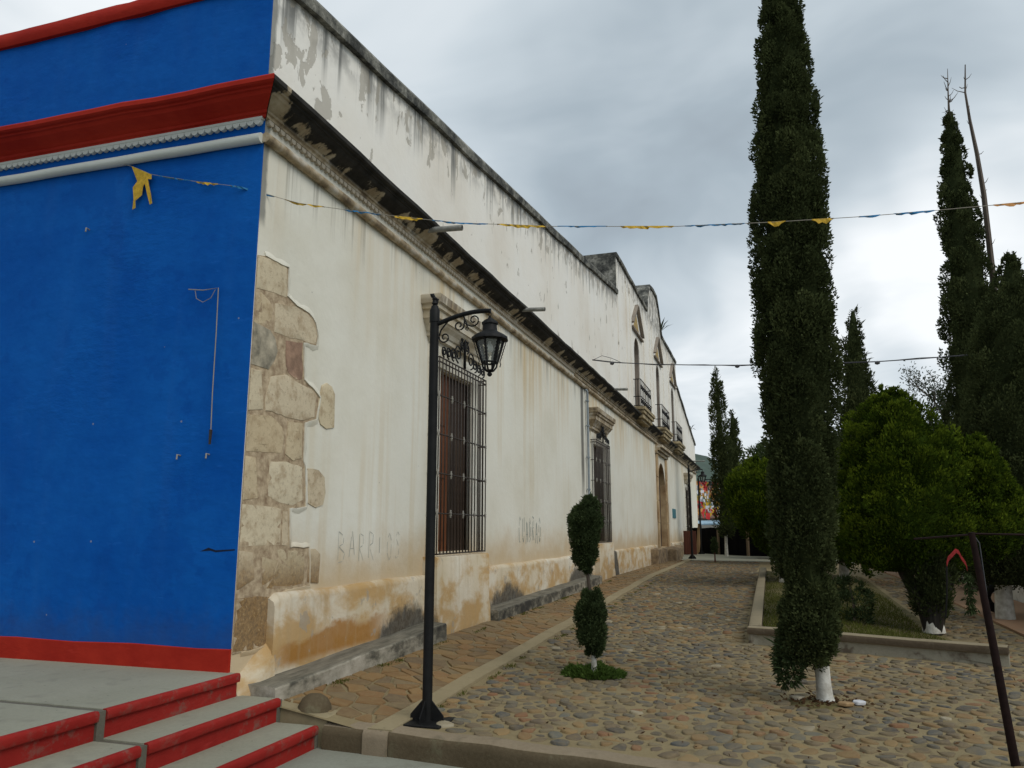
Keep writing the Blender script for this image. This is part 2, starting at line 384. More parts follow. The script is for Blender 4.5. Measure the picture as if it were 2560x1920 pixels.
quoinm()
simple('quoin_mortar', (.50, .40, .27), .95, .2, 14, .7, dark=(.26, .18, .11))
simple('balcony_stone', (.42, .34, .2), .9, .4, 5, .5, dark=(.10, .075, .045))
simple('grey_stone', (.40, .35, .26), .92, .35, 7, .6, dark=(.14, .13, .10))
simple('red_stone', (.30, .19, .13), .92, .35, 9, .6)
simple('iron', (.008, .008, .008), .6, .4, 14, .15, .22)
simple('rusty_iron', (.035, .025, .018), .6, .5, 20, .25, .4)
simple('knob_metal', (.25, .235, .2), .5, .3, 20, .1, .5)
def woodm(name, c0, c1, c2):
    m_, N = material(name); P = N.pos(); x, y, z = N.sep(P)
    gr = N.noise(N.comb(N.mul(x, 14), N.mul(y, 14), N.mul(z, .8)), 1.0, 5, .65, .3)
    c = N.ramp(gr, [(.3, c0), (.5, c1), (.7, c2)])
    N.pr(c, .65, N.bump(gr, .4, .01), .3); return m_
woodm('shutter_wood', (.06, .02, .009), (.155, .050, .017), (.22, .078, .024))
woodm('dark_wood', (.020, .014, .011), (.045, .028, .019), (.08, .05, .03))
woodm('plank_wood', (.22, .13, .06), (.33, .21, .10), (.42, .28, .14))
woodm('post_wood', (.12, .085, .05), (.19, .135, .08), (.25, .18, .11))
woodm('red_board', (.07, .022, .014), (.115, .038, .024), (.15, .055, .035))
woodm('dark_bark', (.012, .010, .008), (.022, .018, .014), (.04, .032, .025))
woodm('bark', (.05, .038, .028), (.10, .075, .055), (.15, .12, .09))
simple('limewash', (.62, .61, .56), .9, .18, 12, .6, dark=(.36, .33, .27))
simple('pipe_grey', (.27, .31, .34), .5, .2, 8, .1, .4)
simple('spout_grey', (.24, .24, .22), .7, .4, 10, .3)
simple('black_sheet', (.005, .005, .0055), .9, .4, 3, .2, .04)
simple('plaque_blue', (.05, .19, .23), .5, .3, 20, .05, .4)
simple('ochre_panel', (.42, .30, .12), .9, .2, 4, .3)
simple('recess_grey', (.27, .23, .19), .9, .25, 1.5, .2)
simple('jamb_tan', (.45, .34, .20), .9, .3, 2.0, .4, dark=(.28, .17, .085))
simple('cord', (.30, .27, .22), .9, .1, 20, .0)
simple('cable_grey', (.06, .06, .065), .7, .1, 20, .0)
simple('flag_yellow', (.55, .34, .03), .75, .25, 30, .2)
simple('flag_blue', (.02, .16, .34), .75, .25, 30, .2)
simple('flag_red', (.50, .03, .03), .75, .25, 3, .2)
simple('ribbon_red', (.26, .018, .018), .8, .4, 20, .3)
simple('flag_orange', (.52, .24, .07), .75, .2, 30, .2)
simple('flag_white', (.6, .6, .62), .75, .15, 3, .2)
simple('pole_rust', (.015, .007, .006), .7, .35, 25, .2, .12)
simple('step_stone', (.27, .20, .12), .95, .4, 5, .6, dark=(.09, .06, .04))
simple('graffiti_ink', (.16, .22, .21), .8, .35, 14, .0)
simple('graffiti_faint', (.40, .41, .36), .8, .25, 14, .0)
simple('crack', (.006, .012, .03), .95, .1, 14, .0)
simple('hill_green', (.065, .095, .075), .95, .4, .02, .0)
simple('house_wall', (.42, .40, .35), .9, .15, .8, .2)
simple('house_roof', (.14, .085, .06), .9, .3, 2, .3)
simple('tyre', (.012, .012, .012), .8, .3, 30, .2)
simple('awning_blue', (.28, .42, .52), .6, .3, 1.2, .1)
simple('bulb_white', (.75, .75, .72), .3, .03, 5, .0, .5)
simple('asphalt', (.07, .068, .062), .9, .2, 4, .3)
def glassm():
    m_, N = material('lamp_glass')
    g_ = N.n('ShaderNodeBsdfGlossy', {'Color': (.9, .92, .9), 'Roughness': .12}).outputs[0]
    t_ = N.n('ShaderNodeBsdfTransparent', {'Color': (.95, .97, .95)}).outputs[0]
    d_ = N.n('ShaderNodeBsdfDiffuse', {'Color': (.8, .82, .78)}).outputs[0]
    t_ = N.n('ShaderNodeMixShader', [.14, t_, d_]).outputs[0]
    N.out(N.n('ShaderNodeMixShader', [.10, t_, g_]).outputs[0]); return m_
glassm()
def leafm(name, c0, c1, c2, trans=.25):
    m_, N = material(name)
    t = N.n('ShaderNodeAttribute', attribute_name='tint').outputs['Fac']
    r = N.n('ShaderNodeNewGeometry').outputs['Random Per Island']
    f = N.add(N.mul(t, .72), N.mul(r, .28))
    c = N.ramp(f, [(.1, c0), (.5, c1), (.88, c2)])
    a = N.n('ShaderNodeBsdfDiffuse', [c]).outputs[0]
    b = N.n('ShaderNodeBsdfTranslucent', [c]).outputs[0]
    N.out(N.n('ShaderNodeMixShader', [trans, a, b]).outputs[0]); return m_
leafm('cypress_leaf', (.026, .033, .014), (.054, .068, .027), (.10, .118, .046))
leafm('topiary_leaf', (.030, .042, .018), (.058, .082, .034), (.105, .14, .058))
leafm('thuja_leaf', (.022, .038, .006), (.048, .078, .009), (.13, .172, .016), .22)
leafm('airy_leaf', (.03, .04, .025), (.05, .065, .04), (.07, .09, .05), .3)
leafm('weed_leaf', (.045, .075, .016), (.075, .125, .026), (.12, .18, .045), .3)
leafm('grass_blade', (.075, .075, .018), (.105, .12, .028), (.16, .15, .05), .25)
leafm('dry_leaf', (.06, .035, .02), (.10, .055, .03), (.16, .095, .05), .3)
leafm('brown_leaf', (.035, .026, .010), (.055, .038, .015), (.08, .052, .022), .1)
M = MATS
# ================================================================== SETTING
def S_(o): return tag(o, kind='structure')
S_(MB().q((-3000, -3000, -.56), (3000, -3000, -.56), (3000, 3000, -.56), (-3000, 3000, -.56)).build('ground', M['asphalt']))
def kerb_y(x):
    pts = [(-1, .06), (.76, .06), (1.38, .03), (3.3, -.20), (8.5, -.95), (30, -4)]
    for (a, b), (c, d_) in zip(pts, pts[1:]):
        if x <= c: return b + (d_-b)*(x-a)/(c-a)
    return -4
# street in front (light concrete slabs)
st = MB(); st.q((.5, -14, -.502), (30, -14, -.502), (30, 1, -.502), (.5, .3, -.502)); S_(st.build('street', M['street_concrete']))
# plaza bed: mortar following the slope of the square
xs_ = [.26, .5, .75, 1.1, 1.4, 2, 2.6, 3.2, 4, 5, 6, 7, 8.3]
mb = MB(); rows = []
ny = 30
for i, x in enumerate(xs_):
    y0 = kerb_y(x)+.02
    for j in range(ny+1):
        t = j/ny; y = y0 + (27.2-y0)*t
        mb.V.append((x, y, g(x, y)))
for i in range(len(xs_)-1):
    for j in range(ny):
        a = i*(ny+1)+j; b = a+ny+1; mb.F.append((a, b, b+1, a+1))
plaza = S_(mb.build('cobbled_plaza', M['mortar_bed'], smooth=True))

# ---- far concrete walk and terracotta walk
far = MB(); far.q((.1, 26.4, -.066), (9, 24.2, -.066), (9, 60, -.066), (.1, 60, -.066)); S_(far.build('concrete_walk', M['concrete']))
tw = MB()
for k in range(12):
    y0, y1 = 5.2+k*1.8, 5.2+(k+1)*1.8
    tw.q((6.95, y0, g(7, y0)+.03), (8.02, y0, g(8, y0)+.03), (8.02, y1, g(8, y1)+.03), (6.95, y1, g(7, y1)+.03))
    tw.q((6.95, y0, g(7, y0)-.05), (6.95, y0, g(7, y0)+.03), (6.95, y1, g(7, y1)+.03), (6.95, y1, g(7, y1)-.05))
S_(tw.build('terracotta_walk', M['terracotta_paving']))

# ---- mortar strip dividing flagstones and cobbles
def strip_x(y): return 1.26 - .0115*y
sp = MB(); stn = []
for k in range(28):
    y = kerb_y(1.3)+.02 + k; y = min(y, 27)
    xc = strip_x(y); wob = .012*math.sin(k*2.3)
    z = g(xc, y)
    stn.append([(xc-.10+wob, y, z-.04), (xc+.10+wob, y, z-.04), (xc+.095+wob, y, z+.022), (xc-.095+wob, y, g(xc-.1, y)+.022)])
sp.sweep([0]*4, stn); S_(sp.build('dividing_strip', M['strip_mortar']))

# ---- kerb along the street edge
kerb = S_(link('kerb', None))
def kerb_piece(xa, xb, y_off=0.0, nseg=1, rnd=.03, name='kerb_stone', mat=None, dz=0.0, wd=.17):
    b = MB(); st_ = []
    for k in range(nseg+1):
        x = xa+(xb-xa)*k/nseg; y = kerb_y(x)+y_off; zt = -.335+dz + .006*math.sin(k*1.7+xa)
        st_.append([(x, y, -.53), (x, y+wd, -.53), (x, y+wd, zt), (x, y+.055, zt), (x, y+.02, zt-.012), (x, y+.003, zt-.035), (x, y, zt-.07)])
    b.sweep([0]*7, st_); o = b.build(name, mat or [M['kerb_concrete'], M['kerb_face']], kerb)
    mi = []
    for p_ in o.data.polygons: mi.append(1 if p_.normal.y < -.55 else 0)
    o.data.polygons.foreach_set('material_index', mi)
    return auto_smooth(o, 50)
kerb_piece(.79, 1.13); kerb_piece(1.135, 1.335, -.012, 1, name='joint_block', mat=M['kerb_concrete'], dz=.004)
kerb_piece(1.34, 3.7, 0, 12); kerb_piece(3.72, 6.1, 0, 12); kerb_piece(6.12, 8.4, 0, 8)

# ---- steps beside the blue wall
steps = S_(link('steps', None))
def step_slab(x0, x1, z, y0, y1, zb):
    # tread
    b = MB(); b.box((x0, y0, z-.061), (x1-.035, y1, z)); o = b.build('tread', M['concrete'], steps)
    # rounded red nosing
    n_ = MB(); st_ = []
    for y in np.linspace(y0, y1, 9):
        j = .004*math.sin(y*9+z*30)
        st_.append([(x1-.035, y, z-.062), (x1-.004, y, z-.062), (x1+j, y, z-.055), (x1+.002+j, y, z-.02), (x1-.003, y, z-.005), (x1-.012, y, z+.001), (x1-.035, y, z+.001)])
    n_.sweep([0]*7, st_); auto_smooth(n_.build('nosing', M['red_nosing'], steps), 50)
    r_ = MB(); r_.box((x1-.10, y0, zb), (x1-.028, y1, z-.062)); r_.build('riser', M['red_nosing'], steps)
for (y0, y1) in ((-1.275, .045), (-3.6, -1.335), (-9, -3.66)):
    step_slab(-9, .10, 0.0, y0, y1-.05 if y1 > 0 else y1, -.175)
    step_slab(.0, .43, -.17, y0, y1, -.345)
    step_slab(.33, .765, -.34, y0, y1, -.51)
jm = MB()
for (ya, yb) in ((-1.335, -1.275), (-3.66, -3.6)):
    jm.box((-9, ya, -.2), (.09, yb, -.006)); jm.box((.0, ya, -.36), (.42, yb, -.178)); jm.box((.33, ya, -.53), (.752, yb, -.348))
jm.build('joint_filling', M['dark_mortar'], steps)
rb = MB()   # rubble core closing the end of the flight
rb.box((.02, .045, -.55), (.40, .11, -.19)); rb.box((.40, .045, -.55), (.74, .09, -.36)); rb.build('end_fill', M['dark_mortar'], steps)
rf_ = MB(); rf_.sweep([0]*4, [[(x, .095, -.55), (x, .34, -.55), (x, .34, g(x, .2)+.006), (x, .10, g(x, .1)+.004)] for x in (.10, .3, .5, .7, .80)]); bevel(rf_.build('mortar_fill', M['strip_mortar'], steps), .02)
core = MB(); core.box((-9, -9, -.55), (-.03, -.03, -.08)); core.build('step_core', M['dark_mortar'], steps)

# ---- Voronoi flagstones beside the facade
def clip(poly, px, py, nx, ny):
    out = []
    for i in range(len(poly)):
        a, b = poly[i], poly[(i+1) % len(poly)]
        da = (a[0]-px)*nx+(a[1]-py)*ny; db = (b[0]-px)*nx+(b[1]-py)*ny
        if da <= 0: out.append(a)
        if da*db < 0:
            t = da/(da-db); out.append((a[0]+(b[0]-a[0])*t, a[1]+(b[1]-a[1])*t))
    return out
fl_pts = []
y = .02
while y < 26.6:
    n_ = 4 if random.random() < .5 else 5
    for k in range(n_):
        xa, xb = .24, strip_x(y)-.10
        fl_pts.append((xa+(xb-xa)*(k+.5+random.uniform(-.36, .36))/n_, y+random.uniform(-.10, .10)))
    y += .175
def flag_poly(i):
    px, py = fl_pts[i]; xb = strip_x(py)-.10
    poly = [(.20, py-.5), (xb, py-.5), (xb, py+.5), (.20, py+.5)]
    for j in range(max(0, i-20), min(len(fl_pts), i+21)):
        if j == i: continue
        qx, qy = fl_pts[j]; mx_, my_ = (px+qx)/2, (py+qy)/2; L = math.hypot(qx-px, qy-py)
        nx, ny_ = (qx-px)/L, (qy-py)/L
        poly = clip(poly, mx_-nx*.010, my_-ny_*.010, nx, ny_)
        if len(poly) < 3: return None
    poly = clip(poly, 0, max(.24, kerb_y(px)+.18), 0, -1)
    return poly if len(poly) >= 3 else None
flags = []
for i in range(len(fl_pts)):
    p_ = flag_poly(i)
    if p_: flags.append((fl_pts[i], p_))
def rough_poly(p_, amp=.012):
    out = []
    for i in range(len(p_)):
        a, b = p_[i], p_[(i+1) % len(p_)]; L = math.hypot(b[0]-a[0], b[1]-a[1])
        if L < .015: continue
        k = max(1, int(L/.09))
        for s in range(k):
            t = s/k; out.append((a[0]+(b[0]-a[0])*t+random.uniform(-amp, amp), a[1]+(b[1]-a[1])*t+random.uniform(-amp, amp)))
    return out
def flag_mesh(c, p_, b):
    cx, cy = c; p_ = rough_poly(p_, .011)
    if len(p_) < 3: return False
    cz = g(cx, cy); h = random.uniform(.008, .017); tx, ty = random.uniform(-.025, .025), random.uniform(-.025, .025)
    n = len(p_); i0 = len(b.V)
    cxm = sum(q[0] for q in p_)/n; cym = sum(q[1] for q in p_)/n
    for s, dz in ((1.0, -.03), (.99, h-.008), (.93, h)):
        for (x, y) in p_:
            X, Y = cxm+(x-cxm)*s, cym+(y-cym)*s
            b.V.append((X, Y, g(X, Y)+dz+((X-cxm)*tx+(Y-cym)*ty if dz > 0 else 0)))
    for r in range(2):
        for j in range(n): j2 = (j+1) % n; b.F.append((i0+r*n+j, i0+r*n+j2, i0+(r+1)*n+j2, i0+(r+1)*n+j))
    b.F.append(tuple(i0+2*n+j for j in range(n))); return True
walk = MB(); wst = []
for k in range(28):
    y = .1+k; wst.append((y))
flagwalk = S_(link('flagstone_walk', None))
rest = MB()
for c, p_ in flags:
    if c[1] < 9.5:
        b = MB()
        if flag_mesh(c, p_, b): b.build('flagstone', M['flag_one'], flagwalk)
    else: flag_mesh(c, p_, rest)
tag(rest.build('far_flagstones', M['flag_many'], flagwalk), kind='stuff')

# ---- cobbles
PLANT = [(3.68, 4.76), (6.20, 3.98), (6.0, 6.6), (6.2, 16.5), (3.72, 16.5)]
def inside(poly, x, y, grow=0.0):
    cx = sum(p_[0] for p_ in poly)/len(poly); cy = sum(p_[1] for p_ in poly)/len(poly)
    c = False; n = len(poly)
    pl = [(a+(grow if a > cx else -grow), b_+(grow if b_ > cy else -grow)) for a, b_ in poly]
    for i in range(n):
        (x1, y1), (x2, y2) = pl[i], pl[(i+1) % n]
        if (y1 > y) != (y2 > y) and x < (x2-x1)*(y-y1)/(y2-y1)+x1: c = not c
    return c
AVOID = [(4.294, 1.887, .30), (2.318, 2.429, .16), (1.47, .41, .19), (5.34, .5, .1), (2.1, 24.2, .2)]
cob = []
pit = .136; row = 0; y = -1.2
while y < 26.5:
    x = 1.2 + (pit/2 if row % 2 else 0)
    while x < 7.6:
        X = x+random.uniform(-.046, .046); Y = y+random.uniform(-.046, .046)
        ok = X > strip_x(Y)+.155 and Y > kerb_y(X)+.25 and not inside(PLANT, X, Y, .09)
        if X > 3.6 and Y > 16: ok = False
        if X > 6.85 and Y > 5.1: ok = False
        if Y > 26.3-.24*(X-.1): ok = False
        if ok and all(math.hypot(X-a, Y-b) > r for a, b, r in AVOID) and random.random() > .03: cob.append((X, Y))
        x += pit
    y += pit*.86; row += 1
ccell = {}
for c in cob: ccell.setdefault((int(c[0]/.3), int((c[1]+5)/.3)), []).append(c)
def cell(c):
    px, py = c; R0 = .105
    poly = [(px+R0*math.cos(k*PI/4+.39), py+R0*math.sin(k*PI/4+.39)) for k in range(8)]
    i, j = int(px/.3), int((py+5)/.3)
    for di in (-1, 0, 1):
        for dj in (-1, 0, 1):
            for q_ in ccell.get((i+di, j+dj), ()):
                if q_ is c: continue
                dx_, dy_ = q_[0]-px, q_[1]-py; L = math.hypot(dx_, dy_)
                if L > .24: continue
                nx, ny_ = dx_/L, dy_/L; k = L*.5-gapw
                poly = clip(poly, px+nx*k, py+ny_*k, nx, ny_)
                if len(poly) < 3: return None
    return poly
def chaikin(p_):
    o_ = []
    for i in range(len(p_)):
        a, b_ = p_[i], p_[(i+1) % len(p_)]
        o_ += [(a[0]*.74+b_[0]*.26, a[1]*.74+b_[1]*.26), (a[0]*.26+b_[0]*.74, a[1]*.26+b_[1]*.74)]
    return o_
gapw = .008
def cobble(b, c, X, Y, Z):
    poly = cell(c)
    if not poly: return False
    sh = random.choice((.72, .86, .95, 1.0, 1.0)); p_ = chaikin([(q_[0]-c[0], q_[1]-c[1]) for q_ in poly]); n = len(p_)
    if n < 6: return False
    ex, ey = random.uniform(.85, 1.0)*sh, random.uniform(.85, 1.0)*sh; js = [random.uniform(.93, 1.05) for _ in p_]
    h = random.uniform(.003, .017); tx, ty = random.uniform(-.13, .13), random.uniform(-.13, .13); i0 = len(b.V)
    for s, dz in ((1.0, -.02), (.975, h*.70), (.86, h*.98), (.42, h*1.10)):
        for (x, y_), jj in zip(p_, js):
            xr, yr = x*ex*s*jj, y_*ey*s*jj
            b.V.append((X+xr, Y+yr, Z+dz+(xr*tx+yr*ty)*(1 if dz > 0 else 0)))
    for r in range(3):
        for j in range(n): j2 = (j+1) % n; b.F.append((i0+r*n+j, i0+r*n+j2, i0+(r+1)*n+j2, i0+(r+1)*n+j))
    b.F.append(tuple(i0+3*n+j for j in range(n))); return True
def vis(X, Y):
    v_ = Vector((X, Y, g(X, Y)))-CAM; zc = v_.dot(FW)
    u, w_ = v_.dot(RT)/zc*1930, -v_.dot(UP)/zc*1930
    return zc > 0 and abs(u) < 1300 and w_ < 985, v_.length
near = sorted([(vis(*c)[1], c) for c in cob if vis(*c)[0]])[:295]
nearset = set(c for _, c in near)
for _, c in near:
    b = MB()
    if cobble(b, c, 0, 0, 0):
        o = b.build('cobblestone', M['cobble_one'], plaza, True); o.location = (c[0], c[1], g(*c))
b = MB()
for c in cob:
    if c not in nearset: cobble(b, c, c[0], c[1], g(*c))
tag(b.build('far_cobblestones', M['cobble_many'], plaza, True), kind='stuff')

# ---- planter bed
pw_ = thing('planter_wall', 'low whitewashed planter wall with rounded brown stone cap round the grass bed', 'planter')
def seg_box(b, A, B, w_, z0, z1, inner=1):
    A, B = Vector((*A, 0)), Vector((*B, 0)); t = (B-A).normalized(); nrm = Vector((-t.y, t.x, 0))*inner
    return A, B, t, nrm
def planter_side(A, B, ext=(0, 0)):
    A, B, t, nrm = seg_box(None, A, B, 0, 0, 0); A2 = A - t*ext[0]; B2 = B + t*ext[1]
    bw, bc = MB(), MB(); sw, sc = [], []
    L = (B-A).length; n = max(2, int(L/.8))
    for k in range(n+1):
        P_ = A+(B-A)*(k/n); zg = g(P_.x, P_.y)
        o1, o2 = P_+nrm*.035, P_+nrm*.155
        sw.append([(o1.x, o1.y, zg-.1), (o2.x, o2.y, zg-.1), (o2.x, o2.y, zg+.115), (o1.x, o1.y, zg+.115)])
        P_ = A2+(B2-A2)*(k/n); zg = g(P_.x, P_.y)
        prf = [(0.0, .125), (.0, .165), (.015, .193), (.04, .203), (.15, .203), (.165, .195), (.165, .117), (.02, .117)]
        sc.append([((P_+nrm*u).x, (P_+nrm*u).y, zg+h+.004*math.sin(k*2.1)) for u, h in prf])
    bw.sweep([0]*4, sw); bc.sweep([0]*8, sc)
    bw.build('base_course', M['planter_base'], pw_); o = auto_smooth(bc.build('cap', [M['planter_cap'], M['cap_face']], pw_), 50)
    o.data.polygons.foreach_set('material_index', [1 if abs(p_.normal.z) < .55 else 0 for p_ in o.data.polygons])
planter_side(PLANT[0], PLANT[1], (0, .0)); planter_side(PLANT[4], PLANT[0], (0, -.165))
sb = MB(); ns = 10
for k in range(ns+1):
    for j_, xr in enumerate((0.0, .5, 1.0)):
        t_ = k/ns; y0_ = 4.82-.80*xr; y = y0_+(16.4-y0_)*t_; xe = 6.14-.20*min(1, t_*6)+.2*t_; a = 3.8+(xe-3.8)*xr
        sb.V.append((a, y, g(a, y)+(.10+.03*math.sin(a*3+y) if j_ < 2 else .012)))
for k in range(ns):
    for i in range(2): a = k*3+i; sb.F.append((a, a+1, a+4, a+3))
S_(sb.build('planter_soil', M['soil'], smooth=True))

# ---------------- leaf cards helper (numpy)
def unit(a): return a/np.maximum(np.linalg.norm(a, axis=1, keepdims=True), 1e-9)
def leaves(name, P, D, L, W, tint, mat, parent=None, nrm=None):
    n = len(P)
    if nrm is None: nrm = rng.normal(size=(n, 3))
    Sd = unit(np.cross(D, nrm)); L = np.asarray(L).reshape(-1, 1)*np.ones((n, 1)); W = np.asarray(W).reshape(-1, 1)*np.ones((n, 1))
    V = np.empty((n, 4, 3)); V[:, 0] = P; V[:, 1] = P+D*L*.5+Sd*W; V[:, 2] = P+D*L; V[:, 3] = P+D*L*.5-Sd*W
    me = bpy.data.meshes.new(name)
    me.vertices.add(4*n); me.vertices.foreach_set('co', V.reshape(-1))
    me.loops.add(4*n); me.loops.foreach_set('vertex_index', np.arange(4*n, dtype=np.int32))
    me.polygons.add(n); me.polygons.foreach_set('loop_start', np.arange(0, 4*n, 4, dtype=np.int32))
    try: me.polygons.foreach_set('loop_total', np.full(n, 4, dtype=np.int32))
    except Exception: pass
    at = me.attributes.new('tint', 'FLOAT', 'POINT'); at.data.foreach_set('value', np.repeat(np.clip(tint, 0, 1), 4).astype(np.float32))
    me.materials.append(mat); me.update(calc_edges=True); me.validate()
    return link(name, me, parent)
# grass
n = 46000
gx = rng.uniform(3.82, 6.5, n); gy = rng.uniform(3.9, 16.3, n)**1.0
gy = 3.9+(gy-3.9)*rng.uniform(0.0, 1, n)**.6
keep = np.array([inside(PLANT, a, b_, -.17) for a, b_ in zip(gx, gy)])
cl = np.sin(gx*3.1+1)*np.sin(gy*2.3)+.5*np.sin(gx*7+gy*5)
keep &= rng.uniform(-1.2, 1.2, n) < cl+.95
gx, gy, cl = gx[keep], gy[keep], cl[keep]; n = len(gx)
P = np.stack([gx, gy, [g(a, b_)+.012+.085*min(1, max(0, (6.05-a)/1.1))+.02*math.sin(a*3+b_) for a, b_ in zip(gx, gy)]], 1)
D = unit(np.stack([rng.normal(0, .5, n), rng.normal(0, .5, n), np.ones(n)], 1))
tag(leaves('grass', P, D, rng.uniform(.025, .075, n), .004, .45+.25*cl+rng.normal(0, .15, n), M['grass_blade']), 'short patchy yellow-green grass inside the planter bed', 'grass', kind='stuff')
# ================================================================== BUILDING
BD = thing('colonial_building', 'long old building with bright blue end wall and stained white facade with stepped gable', 'building')
YEND = 43.2
prof_segs = [[(0, 6.00), (17.3, 8.20)], [(17.3, 9.40), (23.7, 9.40)],
             [(23.7, 9.40), (23.9, 9.9), (24.2, 10.35), (24.8, 10.68), (25.7, 10.82), (26.6, 10.78), (27.2, 10.5), (27.6, 10.0), (27.85, 9.6), (28.1, 9.40)],
             [(28.1, 9.40), (33.7, 9.40)], [(33.7, 8.15), (YEND, 6.20)]]
HOLES = [(3.95, 5.15, .80, 3.15, False), (13.45, 14.65, .80, 3.15, False), (36.0, 37.5, .8, 3.15, False),
         (25.4, 27.6, .42, 3.75, True), (20.4, 21.6, 5.06, 7.66, True), (25.95, 27.05, 5.06, 7.82, True), (31.2, 32.3, 5.06, 7.78, True)]
def topz(seg, y):
    for (a, za), (b, zb) in zip(seg, seg[1:]):
        if a-1e-6 <= y <= b+1e-6: return za+(zb-za)*(y-a)/(b-a)
fw = MB()
allz = sorted(set([-.45, 5.0]+[h[2] for h in HOLES]+[h[3] for h in HOLES]))
for seg in prof_segs:
    ys = set(p_[0] for p_ in seg)
    for h in HOLES:
        for yy in h[:2]:
            if seg[0][0] < yy < seg[-1][0]: ys.add(yy)
    ys = sorted(ys)
    for ya, yb in zip(ys, ys[1:]):
        za_t, zb_t = topz(seg, ya), topz(seg, yb); lim = min(za_t, zb_t)
        zz = [q for q in allz if q < lim-.01]
        for z0, z1 in zip(zz, zz[1:]):
            if any(h[0]-1e-6 <= ya and yb <= h[1]+1e-6 and h[2]-1e-6 <= z0 and z1 <= h[3]+1e-6 for h in HOLES): continue
            fw.q((0, ya, z0), (0, yb, z0), (0, yb, z1), (0, ya, z1))
        fw.q((0, ya, zz[-1]), (0, yb, zz[-1]), (0, yb, zb_t), (0, ya, za_t))
        dep = -.42 if seg[0][0] in (0, 33.7) else -1.05
        fw.q((0, ya, za_t), (0, yb, zb_t), (dep, yb, zb_t), (dep, ya, za_t))
        fw.q((dep, yb, -.45), (dep, ya, -.45), (dep, ya, za_t), (dep, yb, zb_t))
# step ends
fw.q((0, 17.3, 8.20), (0, 17.3, 9.40), (-1.05, 17.3, 9.40), (-1.05, 17.3, 8.20))
fw.q((0, 33.7, 8.15), (-1.05, 33.7, 8.15), (-1.05, 33.7, 9.40), (0, 33.7, 9.40))
fw.q((0, YEND, -.45), (-.42, YEND, -.45), (-.42, YEND, 6.20), (0, YEND, 6.20))
fw.q((0, 0, -.45), (0, 0, 6.0), (-.42, 0, 6.0), (-.42, 0, -.45))
def arch_pts(y0, y1, zt, n=12, flat=1.0):
    r = (y1-y0)/2; c = (y0+y1)/2; return [(c-r*math.cos(PI*k/n), zt-r+r*math.sin(PI*k/n)) for k in range(n+1)]
for (y0, y1, z0, z1, ar) in HOLES:
    dp = -.5 if ar else -.09
    if y0 == 25.4: dp = -.24
    if not ar:
        loop = [(y0, z0), (y0, z1), (y1, z1), (y1, z0)]
    else:
        ap = arch_pts(y0, y1, z1); loop = [(y0, z0)] + ap + [(y1, z0)]
        for a, b_ in zip(ap, ap[1:]): fw.q((0, a[0], a[1]), (0, b_[0], b_[1]), (0, b_[0], z1), (0, a[0], z1))
    for a, b_ in zip(loop, loop[1:]+loop[:1]): fw.q((0, a[0], a[1]), (dp, a[0], a[1]), (dp, b_[0], b_[1]), (0, b_[0], b_[1]))
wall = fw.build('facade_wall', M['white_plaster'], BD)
# body behind (roof and hidden walls)
bd = MB(); bd.box((-12, .32, -.45), (-1.1, YEND-.3, 5.2)); bd.build('rear_body', M['house_wall'], BD)
rf = MB(); rf.box((-12.2, .35, 5.22), (-.5, YEND-.2, 5.4)); rf.build('roof', M['house_roof'], BD)

# ---- pilaster strips of the upper front
for yy in (17.34, 18.9, 19.6, 22.6, 24.2, 24.9, 28.2, 30.2, 33.0):
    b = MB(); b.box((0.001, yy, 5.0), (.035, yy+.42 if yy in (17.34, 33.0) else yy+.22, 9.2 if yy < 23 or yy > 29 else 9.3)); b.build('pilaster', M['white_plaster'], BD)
# ---- coping of the parapets
def coping(seg, dep, name='coping', h=.17, out=.06):
    b = MB(); st_ = []
    for (a, za), (c_, zc) in zip(seg, seg[1:]):
        n = max(1, int(math.hypot(c_-a, zc-za)/.7))
        for k in range(n+(1 if (c_, zc) == seg[-1] else 0)):
            t = k/n; y = a+(c_-a)*t; z = za+(zc-za)*t; j = random.uniform(-.012, .012)
            st_.append([(out+j, y, z-.03+j), (out+.01+j, y, z+h*.55), (out-.03, y, z+h+j*.6), (dep-.04, y, z+h+j), (dep-.04, y, z-.03)])
    b.sweep([0]*5, st_); return b.build(name, M['lichen_coping'], BD)
for i, seg in enumerate(prof_segs):
    s = [tuple(p_) for p_ in seg]
    if i == 0: s[0] = (-.05, s[0][1])
    coping(s, -.42 if i in (0, 4) else -1.05, h=.13 if i else .15)
# dark sheet over the near end of the raised block
e1 = MB(); e1.q((.0, 17.288, 8.32), (.0, 17.288, 9.39), (-1.06, 17.288, 9.39), (-1.06, 17.288, 8.32)); e1.build('block_end', M['lichen_coping'], BD)

# ---- blue end wall
bl = MB()
nx_, nz_ = 40, 26
for i in range(nx_+1):
    for j in range(nz_+1):
        x = -9+9*(i/nx_)-.002; z = -.4+(6.0+.4)*j/nz_
        bl.V.append((x, -.012, z))
for i in range(nx_):
    for j in range(nz_):
        a = i*(nz_+1)+j; bl.F.append((a, a+nz_+1, a+nz_+2, a+1))
bl.box((-9, -.011, -.4), (-.003, .3, 5.995))
bl.build('blue_wall', M['blue_paint'], BD)
cp = MB(); st_ = []
for x in np.linspace(-9, -.012, 26):
    j = random.uniform(-.012, .012); z0 = 5.955-.004*x
    st_.append([(x, -.05+j, z0+j), (x, -.075+j, z0+.05), (x, -.065+j, z0+.14), (x, -.03, z0+.172+j), (x, .36, z0+.17), (x, .36, z0)])
cp.sweep([0]*6, st_); auto_smooth(cp.build('red_coping', M['red_paint'], BD), 50)
sk = MB(); st_ = []
for x in np.linspace(-9, -.001, 30):
    j = .006*math.sin(x*5)
    st_.append([(x, -.026, -.02), (x, -.026, .165+j), (x, -.012, .171+j), (x, .05, .171+j), (x, .05, -.02)])
